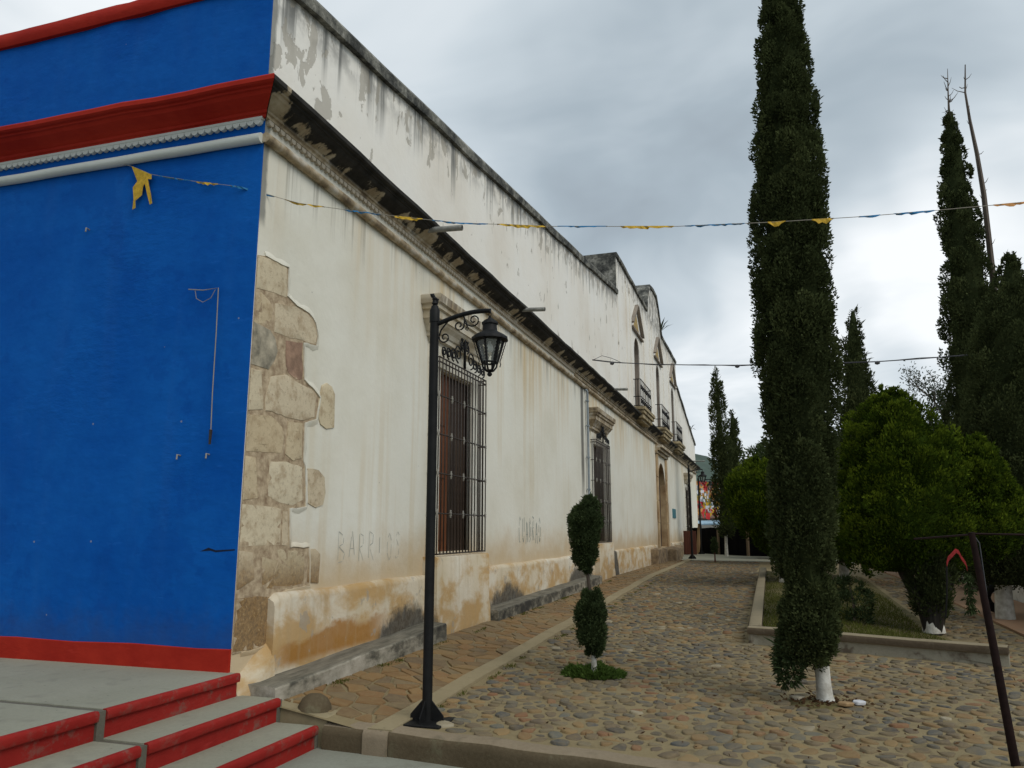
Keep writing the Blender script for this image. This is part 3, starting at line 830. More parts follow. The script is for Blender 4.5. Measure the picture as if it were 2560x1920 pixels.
sk.sweep([0]*5, st_); sk.build('red_base_band', M['red_paint'], BD)

# ---- cornice (mitred round the corner)
CP = [(-.02, 4.58), (.045, 4.58), (.05, 4.605), (.07, 4.615), (.075, 4.64), (.095, 4.65), (.12, 4.665), (.17, 4.69), (.215, 4.715), (.24, 4.745), (.262, 4.75), (.268, 4.77), (.30, 4.775), (.318, 4.79), (.32, 4.83), (.305, 4.85), (-.02, 4.94)]
CP = [(p_*.84 if p_ > 0 else p_, 4.615+(z-4.58)*.90) for p_, z in CP]
cn = MB(); st_ = []
ys = [None]+list(np.arange(.3, YEND+.4, .45))
for y in ys:
    j = random.uniform(-.006, .006)
    st_.append([(p_+(j if p_ > .2 else 0), (-p_ if y is None else y), z+(j*.8 if p_ > .05 else 0)) for p_, z in CP])
cn.sweep([0]*len(CP), st_); cornice = cn.build('cornice', M['sooty_cornice'], BD)
cr = MB(); st_ = []
for x in [None]+list(np.arange(-.3, -9.2, -.35)):
    j = random.uniform(-.007, .007); 
    st_.append([((p_ if x is None else x), -p_-(j if p_ > .2 else 0)-.012, z-.012*(0 if x is None else x)+(j*.8 if p_ > .05 else 0)) for p_, z in CP])
cr.sweep([0]*len(CP), st_[::-1]); redc = cr.build('red_cornice', M['red_paint'], BD)
# roll mouldings
t_ = MB(); t_.tube([(.03, -.03, 4.43)]+[(.03+random.uniform(-.004, .004), y, 4.43+random.uniform(-.006, .006)) for y in np.arange(.3, YEND, .5)], .046, 10); auto_smooth(t_.build('string_moulding', M['sooty_cornice'], BD), 60)
t_ = MB(); t_.tube([(x, -.04+random.uniform(-.003, .003), 4.425-.012*x+random.uniform(-.004, .004)) for x in np.linspace(-9, .0, 24)], .045, 12); auto_smooth(t_.build('white_roll_moulding', M['white_trim'], BD), 60)
# scalloped fringe below the cornice
sc = MB(); pts = [(-.036, 0.0), (.036, 0.0)] + [(.036*math.cos(a), -.012-.036*math.sin(a)) for a in np.linspace(0, PI, 7)]
sc.poly_extrude([(u, 0, w_) for u, w_ in pts], (0, -.035, 0))
scm = bpy.data.meshes.new('scallop'); scm.from_pydata(sc.V, [], sc.F); scm.materials.append(M['white_trim'])
scm2 = scm.copy(); scm2.materials.clear(); scm2.materials.append(M['sooty_cornice'])
b = MB(); b.poly_extrude([(-9, -.013, 4.60+.108), (0.0, -.013, 4.60), (0.0, -.013, 4.625), (-9, -.013, 4.625+.108)], (0, -.04, 0)); b.build('fringe_band', M['white_trim'], redc)
x = -.05
while x > -4.2:
    link('scallop', scm, redc, (x, -.0135, 4.602-.012*x)); x -= .074
y = .04
while y < 11.5:
    link('scallop', scm2, cornice, (0.0005, y, 4.612), (0, 0, PI/2)); y += .085
b = MB()
while y < YEND-1: b.box((.0005, y, 4.52), (.035, y+.05, 4.579)); y += .085
tag(b.build('far_scallops', M['sooty_cornice'], cornice), kind='stuff')

# ---- plinth
pl = MB(); st_ = []
ys = [.42, .5]+[.8+.6*k for k in range(40)]+[24.2]
for y in ys:
    j = .008*math.sin(y*3.1); zt = .535+j
    if y < .45: zt = .50
    st_.append([(-.02, y, -.45), (.075+.5*j, y, -.45), (.07+j, y, zt-.05), (.055+j, y, zt-.012), (.02, y, zt+.012), (-.02, y, zt+.012)])
pl.sweep([0]*6, st_); auto_smooth(pl.build('plinth', M['plinth_plaster'], BD), 45)
pl = MB(); pl.sweep([0]*6, [[(-.02, y, -.45), (.075, y, -.45), (.07, y, .485), (.055, y, .523), (.02, y, .547), (-.02, y, .547)] for y in (28.9, 36, YEND)]); pl.build('plinth', M['plinth_plaster'], BD)
# sloping plaster foot running down to the corner
ft = MB(); st_ = []
for k in range(9):
    t = k/8; y = .44-.435*t; zt = .13-.23*t**.8+.02*math.sin(t*6); xo = .075-.02*t+.03*math.sin(t*2.5)
    st_.append([(-.02, y, -.5), (xo+.04, y, -.5), (xo+.02, y, zt-.10), (xo-.015, y, zt-.02), (.012, y, zt+.04), (-.02, y, zt+.045)])
ft.sweep([0]*6, st_); auto_smooth(ft.build('plaster_foot', M['plinth_plaster'], BD), 60)
# low ledge along the wall
def ledge(y0, y1, za, zb):
    b = MB(); st_ = []
    n = max(4, int((y1-y0)/.25))
    for k in range(n+1):
        t = k/n; y = y0+(y1-y0)*t; z = za+(zb-za)*t+.003*math.sin(y*4.7); xo = .325+.008*math.sin(y*3.3)+random.uniform(-.006, .006)
        st_.append([(.0, y, -.5), (xo+.015, y, -.5), (xo+.004, y, z-.02), (xo-.003, y, z-.006), (xo-.014, y, z), (.05, y, z+.012), (.0, y, z+.012)])
    b.sweep([0]*7, st_); auto_smooth(b.build('ledge', M['mossy_ledge'], BD), 15)
ledge(.12, 3.5, -.115, .0); ledge(5.38, 12.6, -.03, .06)

# ---- corner quoins (bare stone where the plaster has fallen)
def Z6(x, y): return (560+x/4.1475, 600+y/4.1475)
def Z7(x, y): return (560+x/2.592, 1000+y/2.592)
def on_wall(p_):
    r = FW+RT*((p_[0]-1280)/1930)-UP*((p_[1]-960)/1930); t = -CAM.x/r.x; q_ = CAM+r*t; return (max(q_.y, .006), q_.z)
Q = [[Z6(290, 130), Z6(420, 178), Z6(560, 222), Z6(648, 300), Z6(640, 600), Z6(450, 530), Z6(270, 472)],
 [Z6(265, 505), Z6(380, 545), Z6(470, 640), Z6(500, 720), Z6(480, 880), Z6(250, 835)],
 [Z6(525, 655), Z6(740, 692), Z6(860, 760), Z6(930, 860), Z6(955, 1000), Z6(945, 1080), Z6(800, 1045), Z6(620, 1000), Z6(510, 955)],
 [Z6(250, 865), Z6(300, 845), Z6(470, 935), Z6(520, 1020), Z6(545, 1150), Z6(520, 1250), Z6(450, 1335), Z6(380, 1325), Z6(300, 1295), Z6(230, 1275)],
 [Z6(635, 1045), Z6(805, 1065), Z6(800, 1200), Z6(815, 1330), Z6(805, 1450), Z6(740, 1455), Z6(660, 1380), Z6(632, 1300)],
 [Z6(225, 1312), Z6(380, 1350), Z6(395, 1640), Z7(245, 62), Z7(130, 60)],
 [Z6(470, 1410), Z6(640, 1400), Z6(760, 1475), Z6(900, 1545), Z6(955, 1620), Z7(590, 12), Z7(580, 112), Z7(520, 135), Z7(390, 108), Z7(265, 66), Z7(260, 0)],
 [Z6(1010, 1505), Z6(1060, 1488), Z6(1110, 1522), Z6(1140, 1600), Z7(712, 30), Z7(708, 180), Z7(660, 187), Z7(622, 158), Z7(607, 100), Z7(604, 20)],
 [Z7(130, 88), Z7(300, 103), Z7(370, 172), Z7(382, 240), Z7(368, 345), Z7(112, 328)],
 [Z7(408, 135), Z7(503, 152), Z7(498, 380), Z7(440, 398), Z7(392, 350)],
 [Z7(115, 357), Z7(202, 372), Z7(212, 638), Z7(100, 648)],
 [Z7(290, 398), Z7(400, 403), Z7(503, 432), Z7(503, 648), Z7(440, 686), Z7(350, 668), Z7(278, 620)],
 [Z7(530, 443), Z7(610, 453), Z7(650, 502), Z7(655, 600), Z7(640, 680), Z7(590, 702), Z7(533, 668), Z7(518, 580)],
 [Z7(95, 672), Z7(240, 683), Z7(366, 702), Z7(358, 938), Z7(85, 950)],
 [Z7(376, 713), Z7(408, 722), Z7(410, 945), Z7(370, 938)],
 [Z7(80, 977), Z7(180, 982), Z7(190, 1160), Z7(70, 1235)],
 [Z7(240, 977), Z7(400, 968), Z7(518, 988), Z7(513, 1188), Z7(430, 1212), Z7(240, 1226)],
 [Z7(547, 968), Z7(590, 963), Z7(618, 1002), Z7(608, 1188), Z7(532, 1183)],
 [Z7(65, 1290), Z7(200, 1272), Z7(310, 1282), Z7(315, 1450), Z7(326, 1550), Z7(200, 1615), Z7(50, 1635)]]
outline = [Z6(285, 122), Z6(420, 168), Z6(660, 292), Z6(650, 590), Z6(745, 685), Z6(870, 755), Z6(942, 858), Z6(965, 1000), Z6(950, 1092), Z6(815, 1062), Z6(825, 1455), Z6(905, 1535), Z6(985, 1635), Z7(592, 120), Z7(518, 148), Z7(508, 395), Z7(520, 430), Z7(525, 690), Z7(420, 705), Z7(420, 955), Z7(545, 955), Z7(545, 1200), Z7(430, 1222), Z7(325, 1262), Z7(330, 1575), Z7(45, 1650)]
op = [on_wall(p_) for p_ in outline]
op = [(.004, op[0][1])] + op + [(.004, op[-1][1])]
mb = MB(); mb.poly_extrude([(.0008, a, c_) for a, c_ in op], (.006, 0, 0)); quo = mb.build('quoin_mortar', M['quoin_mortar'], BD)
for qi, poly in enumerate(Q):
    pts = [on_wall(p_) for p_ in poly]
    pp = []
    for i in range(len(pts)):      # denser, slightly ragged outline
        a, b_ = pts[i], pts[(i+1) % len(pts)]; L = math.hypot(b_[0]-a[0], b_[1]-a[1]); k = max(1, int(L/.07))
        for s in range(k):
            t = s/k; jj = .006 if a[0] > .02 and b_[0] > .02 else 0
            pp.append((a[0]+(b_[0]-a[0])*t+random.uniform(-jj, jj), a[1]+(b_[1]-a[1])*t+random.uniform(-jj, jj)))
    n = len(pp); cy = sum(p_[0] for p_ in pp)/n; cz = sum(p_[1] for p_ in pp)/n
    b = MB(); hh = random.uniform(.007, .013)
    for s, xx in ((1.0, .002), (.99, .002+hh*.75), (.965, hh), (.5, hh+.002)):
        for (a, c_) in pp: b.V.append((xx+(random.uniform(-.003, .003) if s < .99 else 0), max(cy+(a-cy)*s, .004), cz+(c_-cz)*s))
    for r in range(3):
        for j in range(n): j2 = (j+1) % n; b.F.append((r*n+j, r*n+j2, (r+1)*n+j2, (r+1)*n+j))
    b.F.append(tuple(3*n+j for j in range(n)))
    o = b.build('quoin', M['red_stone'] if qi == 4 else (M['grey_stone'] if qi == 3 else M['quoin_stone']), BD); auto_smooth(o, 30)
# broken plaster edge standing proud round the bare stone
lp = MB(); L_ = op[1:-1]; st_ = []; LL = []
for i in range(len(L_)-1):
    a, b_ = L_[i], L_[i+1]; k = max(1, int(math.hypot(b_[0]-a[0], b_[1]-a[1])/.05))
    for s in range(k): LL.append((a[0]+(b_[0]-a[0])*s/k+random.uniform(-.006, .006), a[1]+(b_[1]-a[1])*s/k+random.uniform(-.006, .006)))
for i in range(1, len(LL)-1):
    ty, tz = LL[i+1][0]-LL[i-1][0], LL[i+1][1]-LL[i-1][1]; tl = math.hypot(ty, tz)+1e-6; ny_, nz_ = -tz/tl, ty/tl
    wd = random.uniform(.035, .06); y, z = LL[i]
    st_.append([(.0005, y, z), (.017+random.uniform(-.003, .003), y+ny_*.002, z+nz_*.002), (.014, y+ny_*wd*.4, z+nz_*wd*.4), (.0008, y+ny_*wd, z+nz_*wd)])
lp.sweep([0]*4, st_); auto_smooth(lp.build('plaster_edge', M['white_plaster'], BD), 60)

# ---- windows with projecting iron cages
def spiral(c, r0, r1, a0, turns, n=16, flip=1):
    return [(0, c[0]+flip*(r0+(r1-r0)*k/n)*math.cos(a0+turns*2*PI*k/n), c[1]+(r0+(r1-r0)*k/n)*math.sin(a0+turns*2*PI*k/n)) for k in range(n+1)]
bar_me = {}
def shared(name, key, fn, mat):
    if key not in bar_me:
        b = MB(); fn(b); me = bpy.data.meshes.new(name); me.from_pydata(b.V, [], b.F); me.materials.append(mat)
        me.polygons.foreach_set('use_smooth', [True]*len(me.polygons)); bar_me[key] = me
    return bar_me[key]
def hood_part(w_, yc, zt=3.98, hw=.87, dark=False):
    prof = [(0.0, 3.44), (.02, 3.44), (.03, 3.49), (.075, 3.505), (.08, 3.555), (.10, 3.57), (.125, 3.62), (.17, 3.67), (.185, 3.70), (.20, 3.705), (.205, 3.80), (.235, 3.815), (.24, 3.86), (.27, 3.88), (.28, 3.98), (.26, 3.995), (0.0, 4.03)]
    L, Rr = [], []
    b = MB(); st_ = []
    for k in range(4):
        if k == 0: st_.append([(0.0, yc-hw-p_, z) for p_, z in prof])
        elif k == 1: st_.append([(p_, yc-hw-p_, z) for p_, z in prof])
        elif k == 2: st_.append([(p_, yc+hw+p_, z) for p_, z in prof])
        else: st_.append([(0.0, yc+hw+p_, z) for p_, z in prof])
    b.sweep([0]*len(prof), st_); o = b.build('hood', M['sooty_cornice'] if dark else M['hood_stone'], w_); return o
def hoodm():
    m_, N = material('hood_stone'); P = N.pos()
    n1 = N.noise(P, 3, 5, .65); n2 = N.noise(N.comb(0.0, N.mul(N.sep(P)[1], 5.0), N.sep(P)[2]), 2, 4, .6)
    c = N.ramp(n1, [(.32, (.40, .31, .19)), (.5, (.56, .49, .37)), (.68, (.63, .58, .48))])
    c = N.mix(N.mul(N.mul(N.step(N.sep(P)[2], 3.84, 3.9), N.step(n2, .42, .56)), .75), c, (.17, .13, .09))
    N.pr(c, .9, N.bump(n1, .4, .02), .2); return m_
hoodm()
def surround(w_, yc):
    b = MB()
    for s in (-1, 1):
        y0 = yc+s*.62; y1 = yc+s*.86; b.box((.001, min(y0, y1), .5), (.03, max(y0, y1), 3.44))
    b.box((.001, yc-.62, 3.17), (.03, yc+.62, 3.44)); b.build('surround', M['white_plaster'], w_)
def window(yc, shut, dark, crest=True, knobs=True):
    y0, y1 = yc-.60, yc+.60
    b = MB(); b.box((-.12, y0-.02, .79), (-.075, yc-.004, 3.16))
    w_ = b.build('window', M[shut], BD)
    b = MB(); b.box((-.12, yc+.004, .79), (-.078, y1+.02, 3.16)); b.build('shutter', M['dark_wood'] if knobs else M[shut], w_)
    pn = MB()
    for zz in (.95, 1.75, 2.45):
        pn.box((-.078, y0+.10, zz), (-.062, yc-.10, zz+.6)); 
    pn.build('shutter_panel', M[shut], w_)
    surround(w_, yc); hood_part(w_, yc, dark=dark)
    # pedestal
    b = MB(); zg = g(.2, yc)-.05; a0, a1 = yc-.92, yc+.92
    prof = [(.19, zg), (.185, .02), (.165, .14), (.16, .735), (.14, .755), (-.02, .757), (-.02, zg)]
    b.sweep([0]*7, [[(p_+(.03 if (k in (0, 6) and p_ > .1) else 0), y, z) for p_, z in prof] for k, y in enumerate(np.linspace(a0, a1, 7))])
    auto_smooth(b.build('pedestal', M['plinth_plaster'], w_), 45)
    # cage
    X = .15; z0, z1 = .775, 3.25; ya, yb = yc-.86, yc+.86
    me = shared('bar', 'bar', lambda b_: b_.tube([(0, 0, z0), (0, 0, z1)], .0085, 6), M['rusty_iron'])
    nb = 17
    ybs = [ya+(yb-ya)*k/(nb-1) for k in range(nb)]
    for yy in ybs: link('bar', me, w_, (X, yy, 0))
    for yy in (ya, yb):
        for xx in (.05, .10): link('bar', me, w_, (xx, yy, 0))
    rl = shared('rail', 'rail', lambda b_: b_.tube([(-.14, -.86, 0), (0, -.86, 0), (0, .86, 0), (-.14, .86, 0)], .010, 6), M['rusty_iron'])
    zr = [z0+.01+(z1-z0-.02)*k/5 for k in range(6)]
    for zz in zr: link('rail', rl, w_, (X, yc, zz))
    link('rail', rl, w_, (X, yc, z1-.07))
    kb = shared('knob', 'knob', lambda b_: b_.lathe([(.004, -.055), (.014, -.045), (.010, -.032), (.019, -.018), (.012, 0), (.019, .018), (.010, .032), (.014, .045), (.004, .055)], 8), M['knob_metal'])
    for zz in zr[1:5]:
        for k in (0, 4, 8, 12, 16): link('knob', kb, w_, (X, ybs[k], zz))
    # crest of scrolls
    for s in (-1, 1):
        for k, (cy, cz, r) in enumerate([(.72, .085, .075), (.56, .10, .085), (.40, .12, .095), (.235, .165, .13), (.09, .30, .07), (.085, .42, .055)]):
            me = shared('scroll', ('scroll', s, k), lambda b_: (b_.tube([(0, s*(cy+p_[1]), cz+p_[2]) for p_ in spiral((0, 0), r, r*.25, PI*1.5, 1.6)], .011, 5)), M['iron'])
            link('scroll', me, w_, (X, yc, z1))
    me = shared('spire', 'spire', lambda b_: (b_.tube([(0, 0, 0), (0, 0, .40), (0, 0, .52)], [.02, .018, .004], 6)), M['iron']); link('spire', me, w_, (X, yc, z1))
    return w_
w1 = window(4.42, 'shutter_wood', False); w2 = window(13.95, 'dark_wood', True, knobs=False); w3 = window(36.7, 'red_board', False)

# ---- drainpipe
dp = MB(); dp.tube([(.06, 12.62, .3), (.06, 12.62, 4.28), (.055, 12.60, 4.36), (.0, 12.52, 4.40)], .028, 8); pipe = auto_smooth(dp.build('drainpipe', M['pipe_grey'], BD), 60)
for zz in (1.2, 2.0, 2.75, 3.5, 4.1):
    b = MB(); b.box((.02, 12.57, zz), (.092, 12.67, zz+.03)); b.build('bracket', M['pipe_grey'], pipe)
# ---- water spouts through the cornice
for (y, z, L) in ((3.1, 4.74, .62), (6.95, 4.77, .60), (15.1, 4.80, .62), (38.5, 4.82, .9)):
    b = MB(); b.tube([(.15, y, z+.02), (L, y, z-.005)], .036, 10, caps=False); b.tube([(L, y, z-.005), (.3, y, z+.01)], .029, 10, caps=False); auto_smooth(b.build('water_spout', M['spout_grey'], BD), 60)

# ---- gate
b = MB(); b.box((-.31, 25.3, .42), (-.21, 26.49, 3.76)); gate = b.build('door', M['dark_wood'], BD)
b = MB(); b.box((-.30, 26.51, .42), (-.205, 27.7, 3.76)); b.build('leaf', M['dark_wood'], gate)
for zz in (.8, 1.5, 2.2, 2.9):
    b = MB(); b.box((-.21, 25.45, zz), (-.19, 26.4, zz+.09)); b.build('batten', M['dark_wood'], gate)
jb = MB(); ap = arch_pts(25.4, 27.6, 3.75)
loop = [(25.403, .42)]+[(a*.9985+.0015*26.5, c_-.003) for a, c_ in ap]+[(27.597, .42)]
for a, c_ in zip(loop, loop[1:]): jb.q((.012, a[0], a[1]), (-.205, a[0], a[1]), (-.205, c_[0], c_[1]), (.012, c_[0], c_[1]))
jb.build('jamb_lining', M['jamb_tan'], BD)
for s, yy in ((-1, 24.9), (1, 27.72)):
    for k, (z0, z1) in enumerate([(.4, 1.35), (1.36, 2.2), (2.21, 3.1), (3.11, 4.0)]):
        b = MB(); b.box((.001, yy-.0+random.uniform(-.06, .0), z0), (.05+.01*(k % 2), yy+.40+random.uniform(0, .07), z1)); bevel(b.build('jamb_stone', M['jamb_tan'], BD), .012)
for k in range(3):
    b = MB(); b.box((.001, 24.8+k*.05, 4.02+k*.11), (.10+k*.09, 28.2-k*.05, 4.12+k*.11)); b.build('door_hood', M['sooty_cornice'], BD)
for (ya, yb, xo, zt) in ((22.3, 24.9, .34, .46), (25.2, 27.6, .62, .42), (28.1, 30.5, .34, .40)):
    nst = 3
    for k in range(nst):
        a0 = ya+(yb-ya)*k/nst+.012; a1 = ya+(yb-ya)*(k+1)/nst-.012
        b = MB(); b.box((.01, a0, -.3), (xo+random.uniform(-.03, .03), a1, zt+random.uniform(-.04, .03))); bevel(b.build('door_step', M['step_stone'], BD), .04, 3)
b = MB(); b.box((.001, 29.9, 1.62), (.03, 31.1, 2.02)); b.build('plaque', M['plaque_blue'], BD)

# ---- upper windows, their pediments and balconies
for (y0, y1, zt) in ((20.4, 21.6, 7.66), (25.95, 27.05, 7.82), (31.2, 32.3, 7.78)):
    b = MB(); b.box((-.56, y0-.1, 5.0), (-.49, y1+.1, zt+.1)); uw = b.build('upper_window', M['recess_grey'], BD)
    jl = MB(); ap = arch_pts(y0, y1, zt); loop = [(y0+.002, 5.07)]+[(a, c_-.003) for a, c_ in ap]+[(y1-.002, 5.07)]
    for a, c_ in zip(loop, loop[1:]): jl.q((-.03, a[0], a[1]), (-.48, a[0], a[1]), (-.48, c_[0], c_[1]), (-.03, c_[0], c_[1]))
    jl.build('reveal', M['recess_grey'], uw)
    yc = (y0+y1)/2; zb = zt+.26; zp = zt+1.15
    # pediment: two raking bars and a bed mould round an ochre panel
    def rake(A, B, th=.06, dp=.12):
        A, B = Vector(A), Vector(B); t = (B-A).normalized(); nn = Vector((0, -t.z, t.y))*th
        bb = MB(); bb.poly_extrude([A, B, B+nn, A+nn], (dp, 0, 0)); return bb.build('pediment_mould', M['recess_grey'], uw)
    rake((.002, yc-1.15, zb), (.002, yc-.05, zp)); rake((.002, yc+.05, zp), (.002, yc+1.15, zb)); rake((.002, yc-1.2, zb-.13), (.002, yc+1.2, zb-.13), .045, .09)
    b = MB(); b.poly_extrude([(.002, yc-.55, zb+.08), (.002, yc+.55, zb+.08), (.002, yc, zp-.22)], (.01, 0, 0)); b.build('pediment_panel', M['ochre_panel'], uw)
    # balcony
    X = .27; ya, yb, z0, z1 = yc-1.2, yc+1.2, 5.10, 5.98
    b = MB(); b.box((.0, ya-.06, 4.97), (.40, yb+.06, 5.07)); b.box((.0, ya, 4.86), (.36, yb, 4.968)); b.box((.0, ya+.10, 4.72), (.31, yb-.10, 4.858)); b.box((.0, ya+.3, 4.64), (.24, yb-.3, 4.718)); sl_ = b.build('balcony', M['balcony_stone'], BD)
    me = shared('baluster', 'bal', lambda b_: b_.tube([(0, 0, z0), (0, 0, z1)], .010, 5), M['iron'])
    for k in range(9): link('baluster', me, sl_, (X, ya+(yb-ya)*k/8, 0))
    for yy in (ya, yb):
        for xx in (.09, .18): link('baluster', me, sl_, (xx, yy, 0))
    rl = shared('handrail', 'hrail', lambda b_: b_.tube([(-.27, -1.2, 0), (0, -1.2, 0), (0, 1.2, 0), (-.27, 1.2, 0)], .015, 6), M['iron'])
    for zz in (z0, z0+.3, z1): link('handrail', rl, sl_, (X, yc, zz))
    me = shared('scroll', 'bsc', lambda b_: b_.tube(spiral((0, 0), .10, .03, 0, 1.4), .009, 5), M['iron'])
    for k in range(8):
        yy = ya+.15+k*.3; link('scroll', me, sl_, (X, yy, 5.72)); link('scroll', me, sl_, (X, yy, 5.28), (PI, 0, 0))

# ---- writing scratched on the plaster (thin strokes)
GL = {'B': [[(0, 0), (0, 1), (.6, .85), (.55, .6), (.05, .52), (.75, .3), (.6, .05), (0, 0)]], 'A': [[(0, 0), (.35, 1), (.75, 0)], [(.15, .38), (.6, .38)]],
      'R': [[(0, 0), (.02, 1), (.55, .9), (.5, .6), (.05, .5), (.65, 0)]], 'I': [[(.2, 0), (.2, .95)]], 'O': [[(.35, 0), (.05, .3), (.08, .8), (.4, 1), (.65, .7), (.6, .2), (.35, 0)]],
      'S': [[(.6, .85), (.3, 1), (.05, .8), (.55, .4), (.5, .1), (.1, 0), (0, .12)]], 'C': [[(.6, .85), (.3, 1), (.03, .6), (.1, .1), (.5, .03)]], 'U': [[(0, 1), (.05, .2), (.35, 0), (.6, .25), (.6, 1)]],
      'D': [[(0, 0), (.05, 1), (.6, .7), (.6, .25), (0, 0)]]}
def graffiti(word, y0, z0, wy, hz, th):
    for i, ch in enumerate(word):
        b = MB()
        for stx in GL[ch]:
            for a, c_ in zip(stx, stx[1:]):
                A = Vector((.003, y0+(i+a[0]*.8)*wy, z0+a[1]*hz+.02*math.sin(i*2.1))); B = Vector((.003, y0+(i+c_[0]*.8)*wy, z0+c_[1]*hz+.02*math.sin(i*2.1)))
                t = (B-A).normalized(); nn = Vector((0, -t.z, t.y))*th*random.uniform(.35, 1.0)
                k0 = random.uniform(0, .25); k1 = 1-random.uniform(0, .25)
                b.q(A.lerp(B, k0)-nn, A.lerp(B, k1)-nn, A.lerp(B, k1)+nn, A.lerp(B, k0)+nn)
        b.build('graffiti_letter', M['graffiti_faint' if word[0] == 'B' else 'graffiti_ink'], BD)
graffiti('BARRIOS', 1.52, .76, .205, .30, .0045); graffiti('CUADRAO', 7.35, .85, .20, .45, .010)
# ---- crack and nails of the blue wall
b = MB(); b.poly_extrude([(-.35, -.0135, .905), (-.27, -.0135, .935), (-.20, -.0135, .915), (-.02, -.0135, .925), (-.02, -.0135, .915), (-.2, -.0135, .900), (-.25, -.0135, .912)], (0, .0012, 0)); b.build('crack', M['crack'], BD)
for (x, z) in ((-.62, 1.68), (-.33, 1.68), (-1.86, 3.82)):
    b = MB(); b.tube([(x, -.005, z), (x, -.05, z+.004), (x+.004, -.055, z-.035)], .007, 6); b.build('nail', M['knob_metal'], BD)
# ================================================================== STREET LAMPS
def make_lamp(label):
    t = thing('street_lamp', label, 'street lamp', (1.469, .41, g(1.469, .41)), 'black iron street lamps along the walk')
    b = MB(); b.lathe([(.038, .012), (.037, 3.10), (.042, 3.10), (.042, 3.20), (.034, 3.215), (.028, 3.24)], 20); auto_smooth(b.build('pole', M['iron'], t), 50)
    b = MB(); b.box((-.16, -.17, -.01), (.17, .16, .012)); bevel(b.build('base_plate', M['iron'], t), .004)
    for k in range(4):
        a = k*PI/2; b = MB(); c_, s = math.cos(a), math.sin(a)
        pr_ = [(.03, .012), (.135, .012), (.135, .05), (.04, .155), (.03, .155)]
        b.poly_extrude([(c_*u+s*.004, s*u-c_*.004, z) for u, z in pr_], (-s*.008, c_*.008, 0)); b.build('gusset', M['iron'], t)
    b = MB(); b.lathe([(.012, 3.24), (.026, 3.26), (.018, 3.285), (.026, 3.30), (.012, 3.315)], 10); b.tube([(0, 0, 3.30), (-.02, 0, 3.335), (-.035, .0, 3.33)], [.012, .018, .02], 8); b.tube([(.015, 0, 3.25), (.026, 0, 3.30)], .010, 6); b.build('finial', M['iron'], t)
    arm = [(.03+.46*k/10, 0, 3.085+.075*math.sin(PI*.62*k/10)) for k in range(11)]
    b = MB(); b.tube(arm, .019, 10); am = auto_smooth(b.build('arm', M['iron'], t), 60)
    def sp_(c, r0, r1, a0, turns, n=20): return [(c[0]+(r0+(r1-r0)*k/n)*math.cos(a0+turns*2*PI*k/n), 0, c[1]+(r0+(r1-r0)*k/n)*math.sin(a0+turns*2*PI*k/n)) for k in range(n+1)]
    b = MB(); b.tube([(.20, 0, 3.135), (.12, 0, 3.10), (.06, 0, 3.03), (.045, 0, 2.985)]+sp_((.092, 2.965), .048, .014, PI*.95, 1.25), .0065, 6); b.build('scroll', M['iron'], t)
    b = MB(); b.tube([(.255, 0, 3.145), (.268, 0, 3.10), (.262, 0, 3.06)]+sp_((.218, 3.055), .045, .012, 0, -1.2), .0065, 6); b.build('scroll', M['iron'], t)
    b = MB(); b.tube([(.268, 0, 3.10), (.29, 0, 3.055), (.325, 0, 3.04)]+sp_((.345, 3.09), .05, .013, -PI*.55, 1.15), .0065, 6); b.build('scroll', M['iron'], t)
    b = MB(); b.tube([(.275, 0, 3.07), (.29, 0, 3.04), (.275, 0, 3.02), (.29, 0, 3.005), (.30, 0, 3.025), (.275, 0, 3.07)], .005, 5); b.build('scroll_tip', M['iron'], t)
    # chain
    b = MB()
    for k, zz in enumerate((3.125, 3.09)):
        pts = [(.485+(.010*math.cos(a) if k == 0 else 0), (.010*math.cos(a) if k else 0), zz+.024*math.sin(a)) for a in np.linspace(0, 2*PI, 11)]
        b.tube(pts, .0035, 5, caps=False)
    b.build('chain', M['iron'], t)
    # lantern, hexagonal; its frame is the part, the rest hangs on it
    cx = .485; z0 = 2.665
    def hexr(r, z, k): a = PI/6+k*PI/3; return (cx+r*math.cos(a), r*math.sin(a), z)
    rt, rb_, zt, zb = .118, .066, 2.90, 2.715
    b = MB()
    for k in range(6):
        A, B = Vector(hexr(rt, zt, k)), Vector(hexr(rb_, zb, k)); b.tube([A, B], .008, 6)
        b.tube([hexr(rt, zt, k), hexr(rt, zt, k+1)], .007, 5); b.tube([hexr(rb_, zb, k), hexr(rb_, zb, k+1)], .009, 5)
    lan = b.build('lantern', M['iron'], t)
    b = MB()
    b.lathe([(.122, 2.895), (.150, 2.905), (.147, 2.925), (.118, 2.95), (.075, 2.972), (.063, 2.985), (.058, 3.035), (.066, 3.04), (.066, 3.055), (.045, 3.075), (.020, 3.09), (.012, 3.10)], 36, (cx, 0, 0), lambda a, z: 1+(.035*math.cos(12*a) if z < 2.93 else (.05*math.cos(12*a) if 3.037 < z < 3.06 else 0)))
    auto_smooth(b.build('lantern_roof', M['iron'], lan), 50)
    for k in range(6):
        A, B, C_, D_ = hexr(rt-.004, zt, k), hexr(rt-.004, zt, k+1), hexr(rb_-.004, zb, k+1), hexr(rb_-.004, zb, k)
        pb = MB(); pb.q(A, B, C_, D_); pb.build('pane', M['lamp_glass'], lan)
        # toothed metal edging along each pane
        e = MB()
        for (P0, P1, sgn) in ((A, D_, 1), (B, C_, -1)):
            P0, P1 = Vector(P0), Vector(P1); side = (Vector(B)-Vector(A)).normalized()*sgn; nrm = side.cross(P1-P0).normalized()*.003
            n = 7; poly = [P0+nrm, P1+nrm]
            for i in range(2*n+1): q_ = P1.lerp(P0, i/(2*n)); poly.append(q_+side*(.012 if i % 2 else .019)+nrm)
            e.q(*poly)
        e.build('edging', M['iron'], lan)
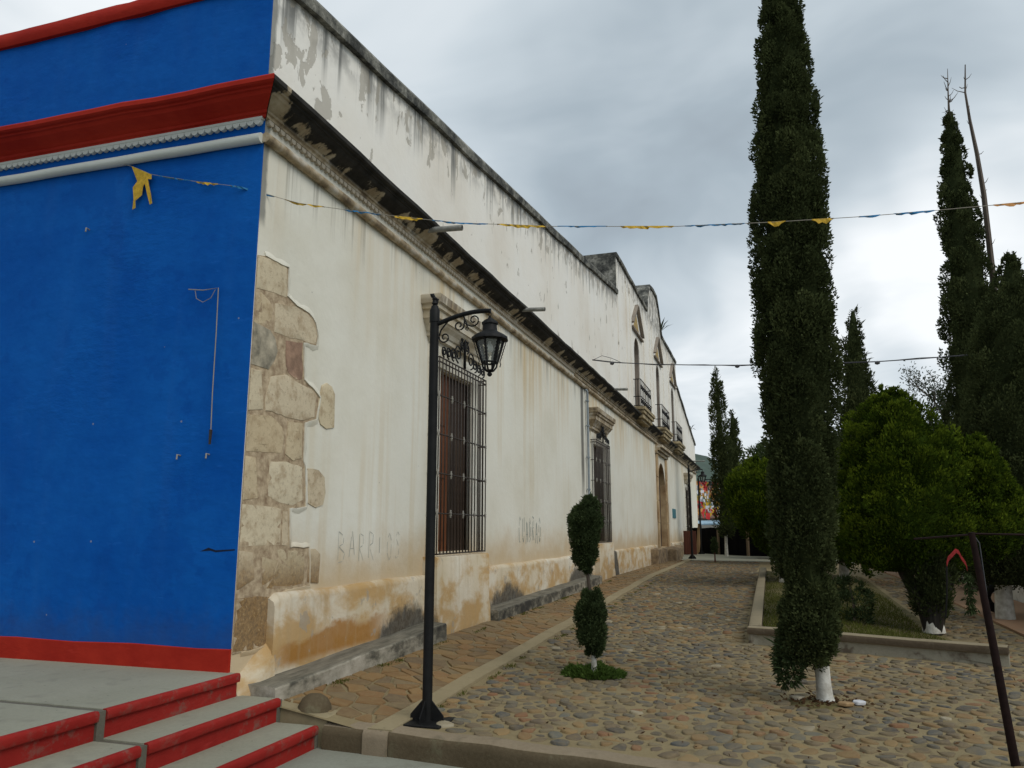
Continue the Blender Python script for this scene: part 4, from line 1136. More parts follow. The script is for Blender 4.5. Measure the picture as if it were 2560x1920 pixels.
    b = MB(); b.lathe([(.004, 2.80), (.020, 2.805), (.030, 2.83), (.026, 2.855), (.013, 2.875), (.013, 2.90)], 14, (cx, 0, 0)); auto_smooth(b.build('bulb', M['bulb_white'], lan), 60)
    b = MB()
    for k in range(6):
        A = Vector(hexr(.062, 2.71, k)); b.tube([A, hexr(.058, 2.68, k), hexr(.034, 2.648, k), hexr(.014, 2.64, k)], .008, 5)
    b.lathe([(.008, 2.60), (.020, 2.61), (.022, 2.622), (.012, 2.632), (.024, 2.645), (.034, 2.652), (.01, 2.66)], 10, (cx, 0, 0)); b.build('bottom_cup', M['iron'], lan)
    for k in range(6):
        A, B = Vector(hexr(rt+.012, zt-.005, k)), Vector(hexr(rb_+.016, zb+.01, k)); o_ = (A-Vector((cx, 0, A.z))).normalized()
        b = MB(); n = 14; b.tube([A+o_*.022+Vector((0, 0, .012)), A+o_*.006]+[A.lerp(B, .12+.76*i/n)+o_*(.006+.003*math.sin(i*2.2)) for i in range(n+1)]+[B+o_*.004, B+o_*.01+Vector((0, 0, -.02)), B+o_*.004+Vector((0, 0, -.045))], .0045, 5)
        b.build('twisted_rod', M['iron'], lan)
    lan.scale = (.97,)*3; lan.location = (.03*cx, 0, .03*3.10)
    return t
lamp = make_lamp('nearest tall black street lamp with hanging lantern, beside the kerb')
dup(lamp, (.993, 27.62, g(1, 27)), .0, 'middle black street lamp standing before the black fence', 1.15)
dup(lamp, (.834, 34.3, g(1, 30)), .0, 'farthest black street lamp, just behind the middle one', 1.15)

# ================================================================== TREES
def crown(name, prof, mat, parent, n_cl, per, rc, L, W, up=.8, stretch=1.7, jit=.4, core=.72, rshrink=.82, seed=1, bias=0.0, tipc=.16, lob=0.0, nlob=40, slob=.2):
    """prof: (z, r, offset along the camera-right axis); clumps of small leaf blades on the crown's surface"""
    R_ = np.random.default_rng(seed); prof = sorted(prof)
    pz = np.array([p_[0] for p_ in prof]); pr_ = np.array([p_[1] for p_ in prof]); po = np.array([p_[2] for p_ in prof])
    # sample heights weighted by radius
    zs = np.linspace(pz[0], pz[-1], 400); wgt = np.interp(zs, pz, pr_)+.02; wgt /= wgt.sum()
    cz = R_.choice(zs, n_cl, p=wgt)+R_.normal(0, .01, n_cl); th = R_.uniform(0, 2*PI, n_cl)
    rr = np.interp(cz, pz, pr_)*rshrink*(1+R_.normal(0, .07, n_cl)); off = np.interp(cz, pz, po)
    if lob:
        lz = R_.choice(zs, nlob, p=wgt); lt = R_.uniform(0, 2*PI, nlob)
        dth = np.abs(th[:, None]-lt[None]); dth = np.minimum(dth, 2*PI-dth)
        bump = np.exp(-(((cz[:, None]-lz[None])/(slob*1.25))**2+(dth*np.interp(cz, pz, pr_)[:, None]/slob)**2)).max(1)
        rr = rr*(1-lob+1.7*lob*bump)
    cc = np.stack([rr*np.cos(th)+off*RT.x, rr*np.sin(th)+off*RT.y, cz], 1)
    crad = rc*(.65+.7*R_.random(n_cl))*np.clip(np.interp(cz, pz, pr_)/(pr_.max()*.6), .35, 1.1)
    ctint = np.clip(R_.normal(.5, .2, n_cl), 0, 1)
    n = n_cl*per; ci = np.repeat(np.arange(n_cl), per)
    dr = unit(R_.normal(size=(n, 3))); outw = np.stack([np.cos(th), np.sin(th), np.full(n_cl, .25)], 1)[ci]
    flip = (dr*outw).sum(1) < -.25; dr[flip] *= -1
    rad = crad[ci][:, None]*(.55+.45*R_.random((n, 1))**.5)
    P = cc[ci]+dr*rad*np.array([1, 1, stretch])
    D = unit(dr*.65+np.array([0, 0, up])+outw*.3+R_.normal(0, jit, (n, 3)))
    tip = ((P-cc[ci])*np.array([1, 1, 1/stretch]))[:, 2:3]/np.maximum(crad[ci][:, None], .01)
    tint = np.clip((ctint[ci]-.5)*.8+.5+bias+tipc*tip[:, 0]+R_.normal(0, .08, n), 0, 1)
    if core:      # inner leaves so that the heart of the crown is foliage too
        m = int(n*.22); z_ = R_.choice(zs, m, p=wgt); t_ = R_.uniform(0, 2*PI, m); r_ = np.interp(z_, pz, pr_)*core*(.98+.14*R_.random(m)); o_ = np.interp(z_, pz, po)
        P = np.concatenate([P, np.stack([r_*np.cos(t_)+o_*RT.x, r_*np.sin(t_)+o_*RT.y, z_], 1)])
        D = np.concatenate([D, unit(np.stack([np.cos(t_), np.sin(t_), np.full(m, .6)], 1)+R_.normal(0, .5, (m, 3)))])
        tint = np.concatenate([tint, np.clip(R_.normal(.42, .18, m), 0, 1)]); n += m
    LL = L*(.6+.8*R_.random(n)); LL[R_.random(n) < .035] *= 2.1
    o = leaves(name, P, D, LL, W*(.7+.6*R_.random(n)), tint, mat, parent)
    if core:
        b = MB(); kk = 14; nn = 14; st_ = []
        for z in np.linspace(pz[0]+.02, pz[-1]-.04, kk*3):
            r = max(float(np.interp(z, pz, pr_))*core, .004); of = float(np.interp(z, pz, po))
            st_.append([(of*RT.x+r*(1+.12*math.sin(a*3+z*5)+.08*math.sin(a*5-z*9))*math.cos(a), of*RT.y+r*(1+.12*math.sin(a*3+z*5)+.08*math.sin(a*5-z*9))*math.sin(a), z) for a in np.linspace(0, 2*PI, nn, endpoint=False)])
        b.sweep([0]*nn, st_); c_ = b.build('inner_foliage', mat, o)
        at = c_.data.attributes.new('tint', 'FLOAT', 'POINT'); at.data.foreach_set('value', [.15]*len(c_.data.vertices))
    return o
def trunk(parent, path, rs, mat='bark', name='trunk', n=12, seed=3):
    R_ = random.Random(seed); b = MB()
    b.tube(path, rs, n)
    b.V = [(x+R_.uniform(-.06, .06)*rs[0], y+R_.uniform(-.06, .06)*rs[0], z) for x, y, z in b.V]
    return auto_smooth(b.build(name, M[mat], parent), 70)
def rel(prof, zb): return [(z-zb, r, o) for z, r, o in prof]
def Rp(o, z): return (o*RT.x, o*RT.y, z)

# big cypress
zb = g(4.294, 1.887)-.01
t = thing('cypress_tree', 'tallest cypress, with whitewashed trunk foot, standing in the cobbles', 'tree', (4.294, 1.887, zb))
P_ = [(.56, .20, -.001), (.67, .18, -.012), (.78, .258, -.047), (1.05, .298, -.042), (1.45, .313, -.003), (1.85, .322, .019), (2.25, .353, .033), (2.63, .371, .033), (2.89, .386, .038), (3.5, .375, .046), (3.99, .359, .058), (4.68, .313, .07), (5.4, .261, .095), (6.15, .176, .117), (6.9, .10, .13), (7.3, .02, .13)]
P_ = [(z, r*(.86 if z > 2 else .80 if z > .7 else .72), o) for z, r, o in P_]
crown('crown', rel(P_, zb), M['cypress_leaf'], t, 760, 170, .066, .024, .0085, up=.6, stretch=1.8, seed=11, core=.74, rshrink=.84, lob=.13, nlob=110, slob=.15)
P2 = [(-.0, .09, -.10), (.05, .18, -.075), (.13, .235, -.056), (.37, .245, -.026), (.56, .19, -.001), (.64, .14, -.0)]
P2 = [(z, r*.86, o) for z, r, o in P2]
crown('lower_skirt', rel(P2, zb), M['cypress_leaf'], t, 190, 150, .055, .024, .0085, up=.4, stretch=1.4, seed=12, bias=.08, core=.68, rshrink=.80, lob=.12, nlob=26, slob=.10)
P3 = [(-.16, .03, -.24), (-.08, .07, -.225), (.02, .09, -.20), (.12, .06, -.19)]
crown('drooping_tuft', rel(P3, zb), M['topiary_leaf'], t, 30, 60, .05, .05, .008, up=-.2, stretch=1.3, seed=13, core=0)
trunk(t, [Rp(.07, -.05), Rp(.06, .06), Rp(.055, .2), Rp(.05, .38), Rp(.02, .6)], [.088, .066, .058, .055, .05], 'limewash', 'whitewashed_trunk', 14)
trunk(t, [Rp(.02, .55), Rp(.03, 3), Rp(.12, 7.3)], [.05, .04, .006])
def soil_pit(parent, r, seed):
    R_ = random.Random(seed); b = MB(); b.lathe([(r, -.02), (r*.97, .006), (r*.7, .016), (.03, .03)], 18, (0, 0, 0), lambda a, z: 1+.13*math.sin(2*a+seed)+.1*math.sin(5*a)); return auto_smooth(b.build('soil_pit', M['soil'], parent), 80)
soil_pit(t, .27, 1)
# litter round its foot
lf = MB()
R_ = np.random.default_rng(5); n = 150
P = np.stack([4.294+R_.normal(.05, .18, n), 1.887+R_.normal(-.03, .12, n), np.zeros(n)], 1); P[:, 2] = [g(a, b_)+.02 for a, b_, _ in P]
tag(leaves('leaf_litter', P, unit(np.stack([R_.normal(size=n), R_.normal(size=n), np.abs(R_.normal(0, .25, n))], 1)), .045, .010, R_.random(n), M['dry_leaf']), 'dry brown leaves round the foot of the tallest cypress', 'leaves', kind='stuff')
for k, (dx_, dy_, m_) in enumerate([(.30, -.02, 'flag_white'), (.20, -.10, 'plank_wood'), (-.16, .02, 'grey_stone')]):
    b = MB(); a = random.random()*3; pts = [(math.cos(a+q_)*.07*random.uniform(.7, 1.2), math.sin(a+q_)*.05*random.uniform(.7, 1.2), 0) for q_ in np.linspace(0, 2*PI, 7)[:-1]]
    b.poly_extrude(pts, (.01, 0, .03)); o = b.build('loose_stone', M[m_]); o.location = (4.294+dx_, 1.887+dy_, g(4.3, 1.9)+.01); bevel(o, .008)
    tag(o, ['pale loose stone chip right of the tallest cypress foot', 'brown loose stone against the tallest cypress foot', 'grey loose stone left of the tallest cypress foot'][k], 'stone')

# two-ball topiary
zb = g(2.318, 2.429)-.005
t = thing('topiary_tree', 'small clipped cypress of two dark balls on one stem in front of the second window', 'tree', (2.318, 2.429, zb))
crown('lower_ball', rel([(-.10, .04, -.008), (-.02, .095, -.012), (.1, .12, -.016), (.21, .128, -.019), (.37, .108, -.016), (.48, .05, -.009)], zb), M['topiary_leaf'], t, 150, 130, .042, .022, .006, up=.4, stretch=1.2, seed=21, core=.62, rshrink=.82, lob=.14, nlob=20, slob=.07)
crown('upper_ball', rel([(.64, .025, -.05), (.74, .06, -.075), (.84, .10, -.082), (1.01, .126, -.076), (1.18, .146, -.07), (1.30, .105, -.038), (1.39, .035, -.043)], zb), M['topiary_leaf'], t, 150, 130, .045, .022, .006, up=.4, stretch=1.2, seed=22, core=.62, rshrink=.82, lob=.16, nlob=20, slob=.08)
trunk(t, [Rp(.0, -.03), Rp(-.003, .10), Rp(-.006, .24)], [.032, .027, .025], 'limewash', 'whitewashed_stem', 10)
trunk(t, [Rp(-.005, .22), Rp(-.03, .8), Rp(-.055, 1.0), Rp(-.06, 1.6)], [.02, .018, .017, .01])
soil_pit(t, .2, 2)
n = 4200; R_ = np.random.default_rng(8)
th = R_.uniform(0, 2*PI, n); rr = .30*R_.random(n)**.6
cxx = rr*np.cos(th)*1.0; cyy = rr*np.sin(th)*.8; lump = .5+.5*np.sin(cxx*23+1)*np.sin(cyy*19)
P = np.stack([2.318+cxx-.01, 2.429+cyy, np.zeros(n)], 1); P[:, 2] = [g(a, b_) for a, b_, _ in P]; P[:, 2] += R_.random(n)*.13*(1-(rr/.31)**2)**.6*(.25+.75*lump)
D = unit(np.stack([np.cos(th)*.8+R_.normal(0, .5, n), np.sin(th)*.8+R_.normal(0, .5, n), .7+R_.normal(0, .4, n)], 1))
tag(leaves('weeds', P, D, .036*(.6+R_.random(n)), .0065, .5+.3*(lump-.5)+R_.normal(0, .15, n), M['weed_leaf']), 'patch of bright green weeds at the foot of the topiary', 'weeds', kind='stuff')

# right-hand cypresses
def cyp(name, label, x, y, prof, mat='cypress_leaf', n_cl=420, per=45, rc=.13, L=.08, W=.014, seed=1, white=None, tr=.1, core=.8, group='cypresses of the garden'):
    zb = g(x, y); t = thing(name, label, 'tree', (x, y, zb), group)
    crown('crown', rel(prof, zb), M[mat], t, n_cl, per, rc, L, W, seed=seed, core=core, rshrink=.94, lob=.12, nlob=90, slob=.25)
    o0 = prof[0][2]; ztop = prof[-1][0]-zb if prof[-1][0] > prof[0][0] else prof[0][0]-zb
    if white:
        trunk(t, [(0, 0, -.05), (0, 0, white*.5), Rp(o0*.5, white)], [tr*1.15, tr, tr*.9], 'limewash', 'whitewashed_trunk')
        trunk(t, [Rp(o0*.5, white-.02), Rp(o0, prof[0][0]-zb+.5), Rp(prof[-1][2], ztop-.1)], [tr*.85, tr*.6, .01])
    else: trunk(t, [(0, 0, -.05), Rp(o0, prof[0][0]-zb+.5), Rp(prof[-1][2], ztop-.1)], [tr, tr*.7, .01])
    return t, zb
cyp2p = [(.13, .688, .535), (1.49, .746, .601), (3.37, .629, .62), (4.35, .578, .596), (5.34, .507, .59), (6.36, .424, .595), (7.4, .359, .599), (8.47, .278, .609), (9.34, .194, .606), (10.24, .072, .649)]
c2, zb2 = cyp('cypress_tree', 'tall cypress with bare dead leaders above its top', 7.746, 12.528, cyp2p, n_cl=560, per=90, rc=.12, L=.048, W=.018, seed=31, core=.74)
def twig(parent, path, r0, seed, side=True):
    R_ = random.Random(seed); b = MB(); n = len(path); b.tube(path, [r0*(1-.85*i/(n-1)) for i in range(n)], 6)
    if side:
        for k in range(26):
            i = R_.uniform(.1, n-1.3); a = Vector(path[int(i)]).lerp(Vector(path[int(i)+1]), i-int(i))
            dd = Vector((R_.uniform(-1, 1), R_.uniform(-1, 1), R_.uniform(.1, 1))).normalized(); L = R_.uniform(.05, .3)*(1.6 if R_.random() < .15 else .6)
            b.tube([a, a+dd*L*.6, a+dd*L+Vector((0, 0, .05))], [.012, .008, .003], 4)
    return b.build('dead_leader', M['bark'], parent)
twig(c2, [Rp(.63, 9.9), Rp(.64, 10.4), Rp(.665, 10.8), Rp(.715, 11.4)], .035, 1)
twig(c2, [Rp(1.10, 4.6), Rp(1.167, 6.5), Rp(1.186, 8.38), Rp(1.144, 9.35), Rp(1.077, 10.13), Rp(1.048, 10.81), Rp(1.123, 11.5)], .075, 2)
cyp3p = [(.28, .27, .05), (.45, .40, .08), (.71, .473, .122), (1.38, .537, .212), (2.76, .542, .384), (3.47, .488, .494), (4.2, .393, .611), (4.65, .281, .679), (4.95, .188, .708), (5.37, .036, .722)]
cyp('cypress_tree', 'cypress with thick whitewashed trunk at the right edge of the square', 7.167, 7.927, cyp3p, n_cl=500, per=100, rc=.10, L=.036, W=.013, seed=32, core=.74, white=.62, tr=.115)
cyp('cypress_tree', 'slim pointed cypress right behind the tallest cypress', 6.0, 20.0, [(1.01, .551, .646), (3.78, .444, .787), (5.06, .384, .888), (6.23, .287, .884), (7.12, .173, .929), (7.87, .058, .962)], n_cl=330, per=45, rc=.15, L=.10, W=.018, seed=33)
cyp('cypress_tree', 'thin ragged cypress with white foot in front of the black fence', 2.15, 31.6, [(.9, .20, .031), (1.4, .36, .037), (3.07, .36, .028), (5.19, .29, -.003), (6.71, .22, -.056), (7.81, .13, -.066), (8.48, .04, -.088)], n_cl=230, per=40, rc=.16, L=.13, W=.024, seed=34, white=.95, tr=.07, core=.45)
cyp('cypress_tree', 'small far pointed cypress behind the ragged one', 3.0, 37.0, [(.3, .5, -.72), (.97, .62, -.711), (3.34, .434, -.633), (5.03, .291, -.542), (6.5, .171, -.488), (7.24, .049, -.473)], n_cl=220, per=40, rc=.2, L=.13, W=.026, seed=35)

# thuja bushes
def thuja(label, x, y, profs, stems, n_cl, per, rc, L, W, seed, white=.0, mat='thuja_leaf', spread=.5):
    zb = g(x, y)+(.09 if inside(PLANT, x, y) else 0); t = thing('thuja_tree', label, 'tree', (x, y, zb), 'bright green bushy thujas')
    for i, (dx_, dy_, pf) in enumerate(profs):
        o = crown('crown', rel(pf, zb), M[mat], t, n_cl, per, rc, L, W, up=.6, stretch=1.1, jit=.34, seed=seed+i, core=.66, rshrink=.80, tipc=.42, bias=.0, lob=.17, nlob=60, slob=.22 if rc < .15 else .3); o.location = (dx_, dy_, 0)
    R_ = random.Random(seed)
    for k in range(stems):
        a = 2*PI*k/stems+R_.uniform(-.3, .3); s = R_.uniform(.5, 1)*spread
        path = [(math.cos(a)*.05, math.sin(a)*.05, -.06), (math.cos(a)*.10*s/.5, math.sin(a)*.10, .25), (math.cos(a)*.24*s/.5, math.sin(a)*.12*s/.5+.12, .66), (math.cos(a)*.34*s/.5, math.sin(a)*.15*s/.5+.32, 1.05)]
        trunk(t, path, [.06, .05, .035, .012], 'dark_bark', 'stem', 8, k)
    if white: 
        b = MB(); b.lathe([(.13, -.05), (.115, .06), (.105, white+.04), (.08, white+.06)], 14, (0, 0, 0), lambda a, z: 1+.12*math.sin(a*3+1)+.08*math.sin(a*7)); auto_smooth(b.build('whitewashed_foot', M['limewash'], t), 60)
    return t, zb
bx, by = 5.904, 6.075
def shift(pf, x0, y0):  # offsets were measured at another base point
    return [(z, r, o) for z, r, o in pf]
bA1 = [(.52, .40, -.05), (.62, .70, -.10), (.74, .80, -.111), (1.17, .92, -.046), (1.66, .87, -.04), (2.16, .74, -.015), (2.61, .50, -.079), (2.87, .24, -.071), (3.02, .04, -.113)]
bA2 = [(.74, .38, -.25), (.82, .6, -.2), (.95, .74, -.17), (1.48, .701, -.102), (1.99, .483, -.015), (2.35, .162, .088)]
tA, zA = thuja('largest bright green bushy thuja on many dark stems in the planter bed', bx, by, [(5.75-bx, 6.4-by, bA1), (6.6-bx, 6.9-by, bA2)], 12, 480, 110, .105, .038, .011, 41, .12, spread=.75)
crown('stem_tuft', [(.13, .07, 0), (.24, .16, 0), (.42, .22, .02), (.62, .26, .02), (.85, .25, .02)], M['cypress_leaf'], tA, 120, 60, .07, .045, .009, up=.9, seed=44, core=.5)
thuja('rounded green thuja just left of the tallest cypress, before the fence', 4.261, 12.918, [(0, 0, [(.2, .22, .30), (.6, .42, .28), (.95, .72, .05), (1.35, .98, -.12), (2.05, 1.0, -.085), (2.38, .70, -.14), (2.58, .3, -.23)])], 5, 340, 100, .17, .065, .014, 51, .22)
# low branches sprawling over the grass, left of the big thuja
t = thing('shrub', 'low dark green shrub sprawling on the grass left of the thuja stems', 'shrub', (5.0, 6.3, g(5, 6.3)+.1))
crown('foliage', [(-.02, .10, .1), (.12, .22, .0), (.3, .30, -.05), (.45, .22, -.08), (.55, .08, -.1)], M['topiary_leaf'], t, 34, 50, .07, .06, .010, up=.3, stretch=.8, jit=.6, seed=61, core=0)
trunk(t, [(0, 0, -.05), (.02, .02, .25), (-.02, .05, .5)], [.025, .018, .006], 'bark', 'stem', 8)
# thuja / dark trees further back that close the view
def backtree(label, x, y, pf, n_cl, per, rc, L, W, seed, mat='cypress_leaf', white=0, stretch=1.0, core=.6, name='garden_tree', tr=.12):
    zb = g(x, y); t = thing(name, label, 'tree', (x, y, zb), 'trees at the back of the garden')
    crown('crown', pf, M[mat], t, n_cl, per, rc, L, W, up=.5, stretch=stretch, jit=.6, seed=seed, core=core, rshrink=.85)
    if white: trunk(t, [(0, 0, -.05), (0, 0, white)], [tr, tr*.9], 'limewash', 'whitewashed_trunk')
    trunk(t, [(0, 0, max(white-.02, -.05)), (.05, 0, pf[0][0]+.4), (0, 0, pf[-1][0]-.3)], [tr*.85, tr*.6, .01]); return t
backtree('dark garden tree with white foot seen under the large thuja', 5.642, 15.03, [(.5, .5, 0), (.9, 1.0, 0), (1.8, 1.2, .1), (2.8, 1.0, .1), (3.4, .4, .1)], 260, 55, .24, .10, .02, 71, white=.4)
backtree('dark spreading tree behind the rounded thuja', 5.2, 24.0, [(1.0, .7, -.5), (1.8, 1.5, -.6), (2.8, 1.6, -.6), (3.8, 1.2, -.5), (4.3, .4, -.5)], 300, 50, .28, .14, .03, 72, 'topiary_leaf', stretch=.9)
backtree('dark tree between the large thuja and the right-hand cypress', 8.9, 17.0, [(.8, 1.2, 0), (1.5, 1.9, 0), (2.6, 1.9, 0), (3.4, 1.1, 0), (3.9, .3, 0)], 300, 55, .3, .13, .026, 73, stretch=1.0)
backtree('low dark tree filling the gap right of the large thuja', 8.6, 10.2, [(1.0, .6, 0), (1.3, 1.1, 0), (2.0, 1.25, 0), (2.7, .7, 0), (3.0, .2, 0)], 260, 60, .2, .09, .018, 74, stretch=1.1)
backtree('dark tree at the garden end right of the fence post', 4.9, 29.0, [(.5, .9, 0), (1.2, 1.5, 0), (2.4, 1.5, 0), (3.2, .6, 0)], 260, 50, .3, .15, .03, 75, stretch=.9)
# airy tree
x, y = 8.5, 20.5; zb = g(x, y)
t = thing('acacia_tree', 'open thin-leaved tree against the sky between thuja and right cypresses', 'tree', (x, y, zb))
R_ = random.Random(9); bb = MB(); tips = []
def grow(p_, d_, L, r, lev):
    n = 4; pts = [p_]; dd = d_
    for k in range(n):
        dd = (dd+Vector((R_.uniform(-.25, .25), R_.uniform(-.25, .25), R_.uniform(-.05, .2)))).normalized(); pts.append(pts[-1]+dd*L/n)
    bb.tube(pts, [r*(1-.5*i/n) for i in range(n+1)], 5)
    if lev < 4:
        for k in range(3 if lev else 5):
            q_ = pts[R_.randint(2, n)]; nd = (dd+Vector((R_.uniform(-1, 1), R_.uniform(-1, 1), R_.uniform(-.1, .8)))*.9).normalized(); grow(q_, nd, L*.62, r*.55, lev+1)
    if lev >= 2: tips.extend(pts[1:])
grow(Vector((0, 0, -.1)), Vector((0, 0, 1)), 2.9, .12, 0)
bb.build('branches', M['bark'], t)
T = np.array([tuple(p_) for p_ in tips]); R2 = np.random.default_rng(4); ii = R2.integers(0, len(T), 5200)
P = T[ii]+R2.normal(0, .10, (5200, 3)); D = unit(R2.normal(size=(5200, 3))+np.array([0, 0, -.2]))
leaves('crown', P, D, .10*(.6+.8*R2.random(5200)), .018, R2.random(5200), M['airy_leaf'], t)
# sapling
zb = g(2.102, 24.245); t = thing('sapling', 'tiny potted-size sapling standing alone far down the cobbles', 'sapling', (2.102, 24.245, zb))
crown('crown', [(.32, .03, 0), (.5, .07, 0), (.7, .07, 0), (.85, .02, 0)], M['topiary_leaf'], t, 40, 30, .05, .06, .012, seed=81, core=.5)
trunk(t, [(0, 0, -.02), (0, 0, .3), (0, 0, .8)], [.03, .022, .006], 'red_board', 'stem', 8)
b = MB(); b.lathe([(.30, .005), (.30, .02), (.10, .03)], 12); b.build('earth_ring', M['soil'], t)
# parapet plants
def agave(label, loc, n=11, L=.6, seed=1):
    R_ = random.Random(seed); t = thing('parapet_plant', label, 'plant', loc)
    for k in range(n):
        a = 2*PI*k/n+R_.uniform(-.2, .2); e = R_.uniform(.0, .9); d1 = Vector((math.cos(a)*math.cos(e), math.sin(a)*math.cos(e), math.sin(e))); s = Vector((-math.sin(a), math.cos(a), 0))*.035; l = L*R_.uniform(.6, 1)
        b = MB(); p1 = d1*l*.5+Vector((0, 0, .06)); p2 = d1*l+Vector((0, 0, -.04)); up_ = Vector((0, 0, .012))
        b.q(s*-.6, s*.6, p1+s, p1-s); b.q(p1-s, p1+s, p2); b.build('leaf', M['leafy'], t)
m_, N_ = material('leafy'); N_.pr(N_.ramp(N_.noise(N_.pos(), 4), [(.3, (.04, .06, .03)), (.7, (.08, .11, .05))]), .6)
agave('spiky green plant rooted on the stepped gable top', (.02, 27.9, 9.62), seed=3, L=.9); agave('small spiky plant on the far sloping parapet', (.02, 40.6, 6.85), 8, .55, 4)

# ================================================================== SMALL THINGS
# boulder at the foot of the steps
b = MB(); b.lathe([(.135, -.05), (.135, .02), (.125, .08), (.095, .13), (.055, .158), (.012, .166)], 18, (0, 0, 0), lambda a, z: 1+.05*math.sin(3*a)); o = auto_smooth(b.build('boulder', M['kerb_face']), 70); o.location = (.60, .24, g(.6, .24)-.055)
tag(o, 'rounded grey stone hump between the red steps and the flagstones', 'stone')
# hanging cord on the blue wall
t = thing('hanging_cord', 'frayed string with small weight hanging on the blue wall', 'cord', (-.33, -.02, 3.08))
b = MB(); b.tube([(-.31, -.03, .03), (-.15, -.035, .005), (0, -.03, .012), (.012, -.03, -.4), (.018, -.03, -.9), (.03, -.03, -1.22)], .0045, 5); b.build('string', M['cord'], t)
b = MB(); b.tube([(-.24, -.03, .02), (-.22, -.03, -.06), (-.15, -.03, -.10), (-.07, -.03, -.07), (-.03, -.03, .0)], .003, 5); b.build('loop', M['cord'], t)
b = MB(); b.tube([(.03, -.03, -1.20), (.028, -.03, -1.32)], [.014, .010], 7); b.build('weight', M['rusty_iron'], t)
# bunting line
BT = [(-1.528, -.015, 4.414), (-1.395, .017, 4.369), (-1.162, .046, 4.252), (-.656, .11, 4.109), (-.18, .17, 3.991), (.225, .221, 3.896), (.655, .276, 3.801), (1.108, .333, 3.706), (1.685, .406, 3.595), (2.041, .451, 3.557), (2.402, .496, 3.511), (3.031, .576, 3.462), (3.434, .627, 3.431), (4.154, .717, 3.409), (4.814, .801, 3.403), (5.286, .86, 3.41), (5.903, .938, 3.425), (7.4, 1.13, 3.50), (9.0, 1.33, 3.62)]
BT = [(x, y-.03 if x < -.01 else y, z) for x, y, z in BT]
BT[0] = (-1.528, -.015, 4.414); BT = [(x, min(y, -.045), z) if x < .02 else (x, y, z) for x, y, z in BT]
bx_ = [p_[0] for p_ in BT]
def bline(x): return Vector((x, float(np.interp(x, bx_, [p_[1] for p_ in BT])), float(np.interp(x, bx_, [p_[2] for p_ in BT]))))
t = thing('bunting', 'line of shredded yellow and blue flags strung from the blue wall across the square', 'bunting')
b = MB(); b.tube([bline(x) for x in np.linspace(-1.528, 9.0, 90)], .0028, 5); b.build('string', M['cord'], t)
def ragged(x0, x1, h, mat, seed):
    R_ = random.Random(seed); n = max(5, int((x1-x0)/.025)); topp = [bline(x0+(x1-x0)*k/n) for k in range(n+1)]
    b = MB(); low = []
    for k, p_ in enumerate(topp):
        e = max(0.0, math.sin(PI*k/n))**.5; low.append(p_+Vector((R_.uniform(-.006, .006), R_.uniform(-.012, .012), -.72*h*e*R_.uniform(.35, 1.2)-.003)))
    for k in range(n): b.q(topp[k]+Vector((0, 0, .004)), topp[k+1]+Vector((0, 0, .004)), low[k+1], low[k])
    o = b.build('flag', M[mat], t); sm = o.modifiers.new('thick', 'SOLIDIFY'); sm.thickness = .002
for i, (a, c_, h, mt) in enumerate([(-1.09, -.72, .012, 'flag_blue'), (-.656, -.416, .03, 'flag_yellow'), (-.30, .053, .026, 'flag_blue'), (.13, .30, .022, 'flag_yellow'), (.32, .47, .02, 'flag_yellow'), (.655, .982, .018, 'flag_blue'), (1.10, 1.36, .032, 'flag_yellow'), (1.45, 1.924, .012, 'flag_blue'), (2.0, 2.41, .03, 'flag_yellow'), (2.5, 2.9, .010, 'flag_blue'), (3.0, 3.42, .03, 'flag_yellow'), (3.5, 3.95, .012, 'flag_blue'), (4.12, 4.25, .05, 'flag_yellow'), (4.44, 4.60, .055, 'flag_yellow'), (4.78, 4.93, .018, 'flag_blue'), (5.02, 5.3, .018, 'flag_blue'), (5.70, 5.95, .03, 'flag_orange'), (6.2, 6.6, .03, 'flag_blue'), (7, 7.4, .03, 'flag_yellow')]): ragged(a, c_, h, mt, i)
# the torn flag hanging by the hook
b = MB(); q0 = bline(-1.395); q1 = bline(-1.16)
pts = [q0, q1, q1+Vector((-.02, 0, -.06)), q1+Vector((-.07, 0, -.05)), q1+Vector((-.05, 0, -.14)), q1+Vector((-.01, 0, -.24)), q1+Vector((.02, 0, -.34)), q1+Vector((-.02, 0, -.345)), q1+Vector((-.07, 0, -.22)), q1+Vector((-.10, 0, -.10)), q1+Vector((-.13, 0, -.13)), q1+Vector((-.14, 0, -.22)), q1+Vector((-.21, 0, -.28)), q1+Vector((-.20, 0, -.36)), q1+Vector((-.25, 0, -.37)), q1+Vector((-.24, 0, -.25)), q1+Vector((-.26, 0, -.12)), q1+Vector((-.22, 0, -.05))]
pts = [Vector((q1.x+.03+(p_.x-q1.x)*.85 if i > 1 else p_.x, -.05+.006*math.sin(i*1.9), q1.z+(p_.z-q1.z)*(.85 if i > 1 else 1))) for i, p_ in enumerate(pts)]
b.q(*pts); o = b.build('torn_flag', M['flag_yellow'], t); sm = o.modifiers.new('thick', 'SOLIDIFY'); sm.thickness = .002
b = MB(); b.tube([(-1.60, -.01, 4.43), (-1.52, -.05, 4.41)], .008, 6); b.build('hook', M['rusty_iron'], t)
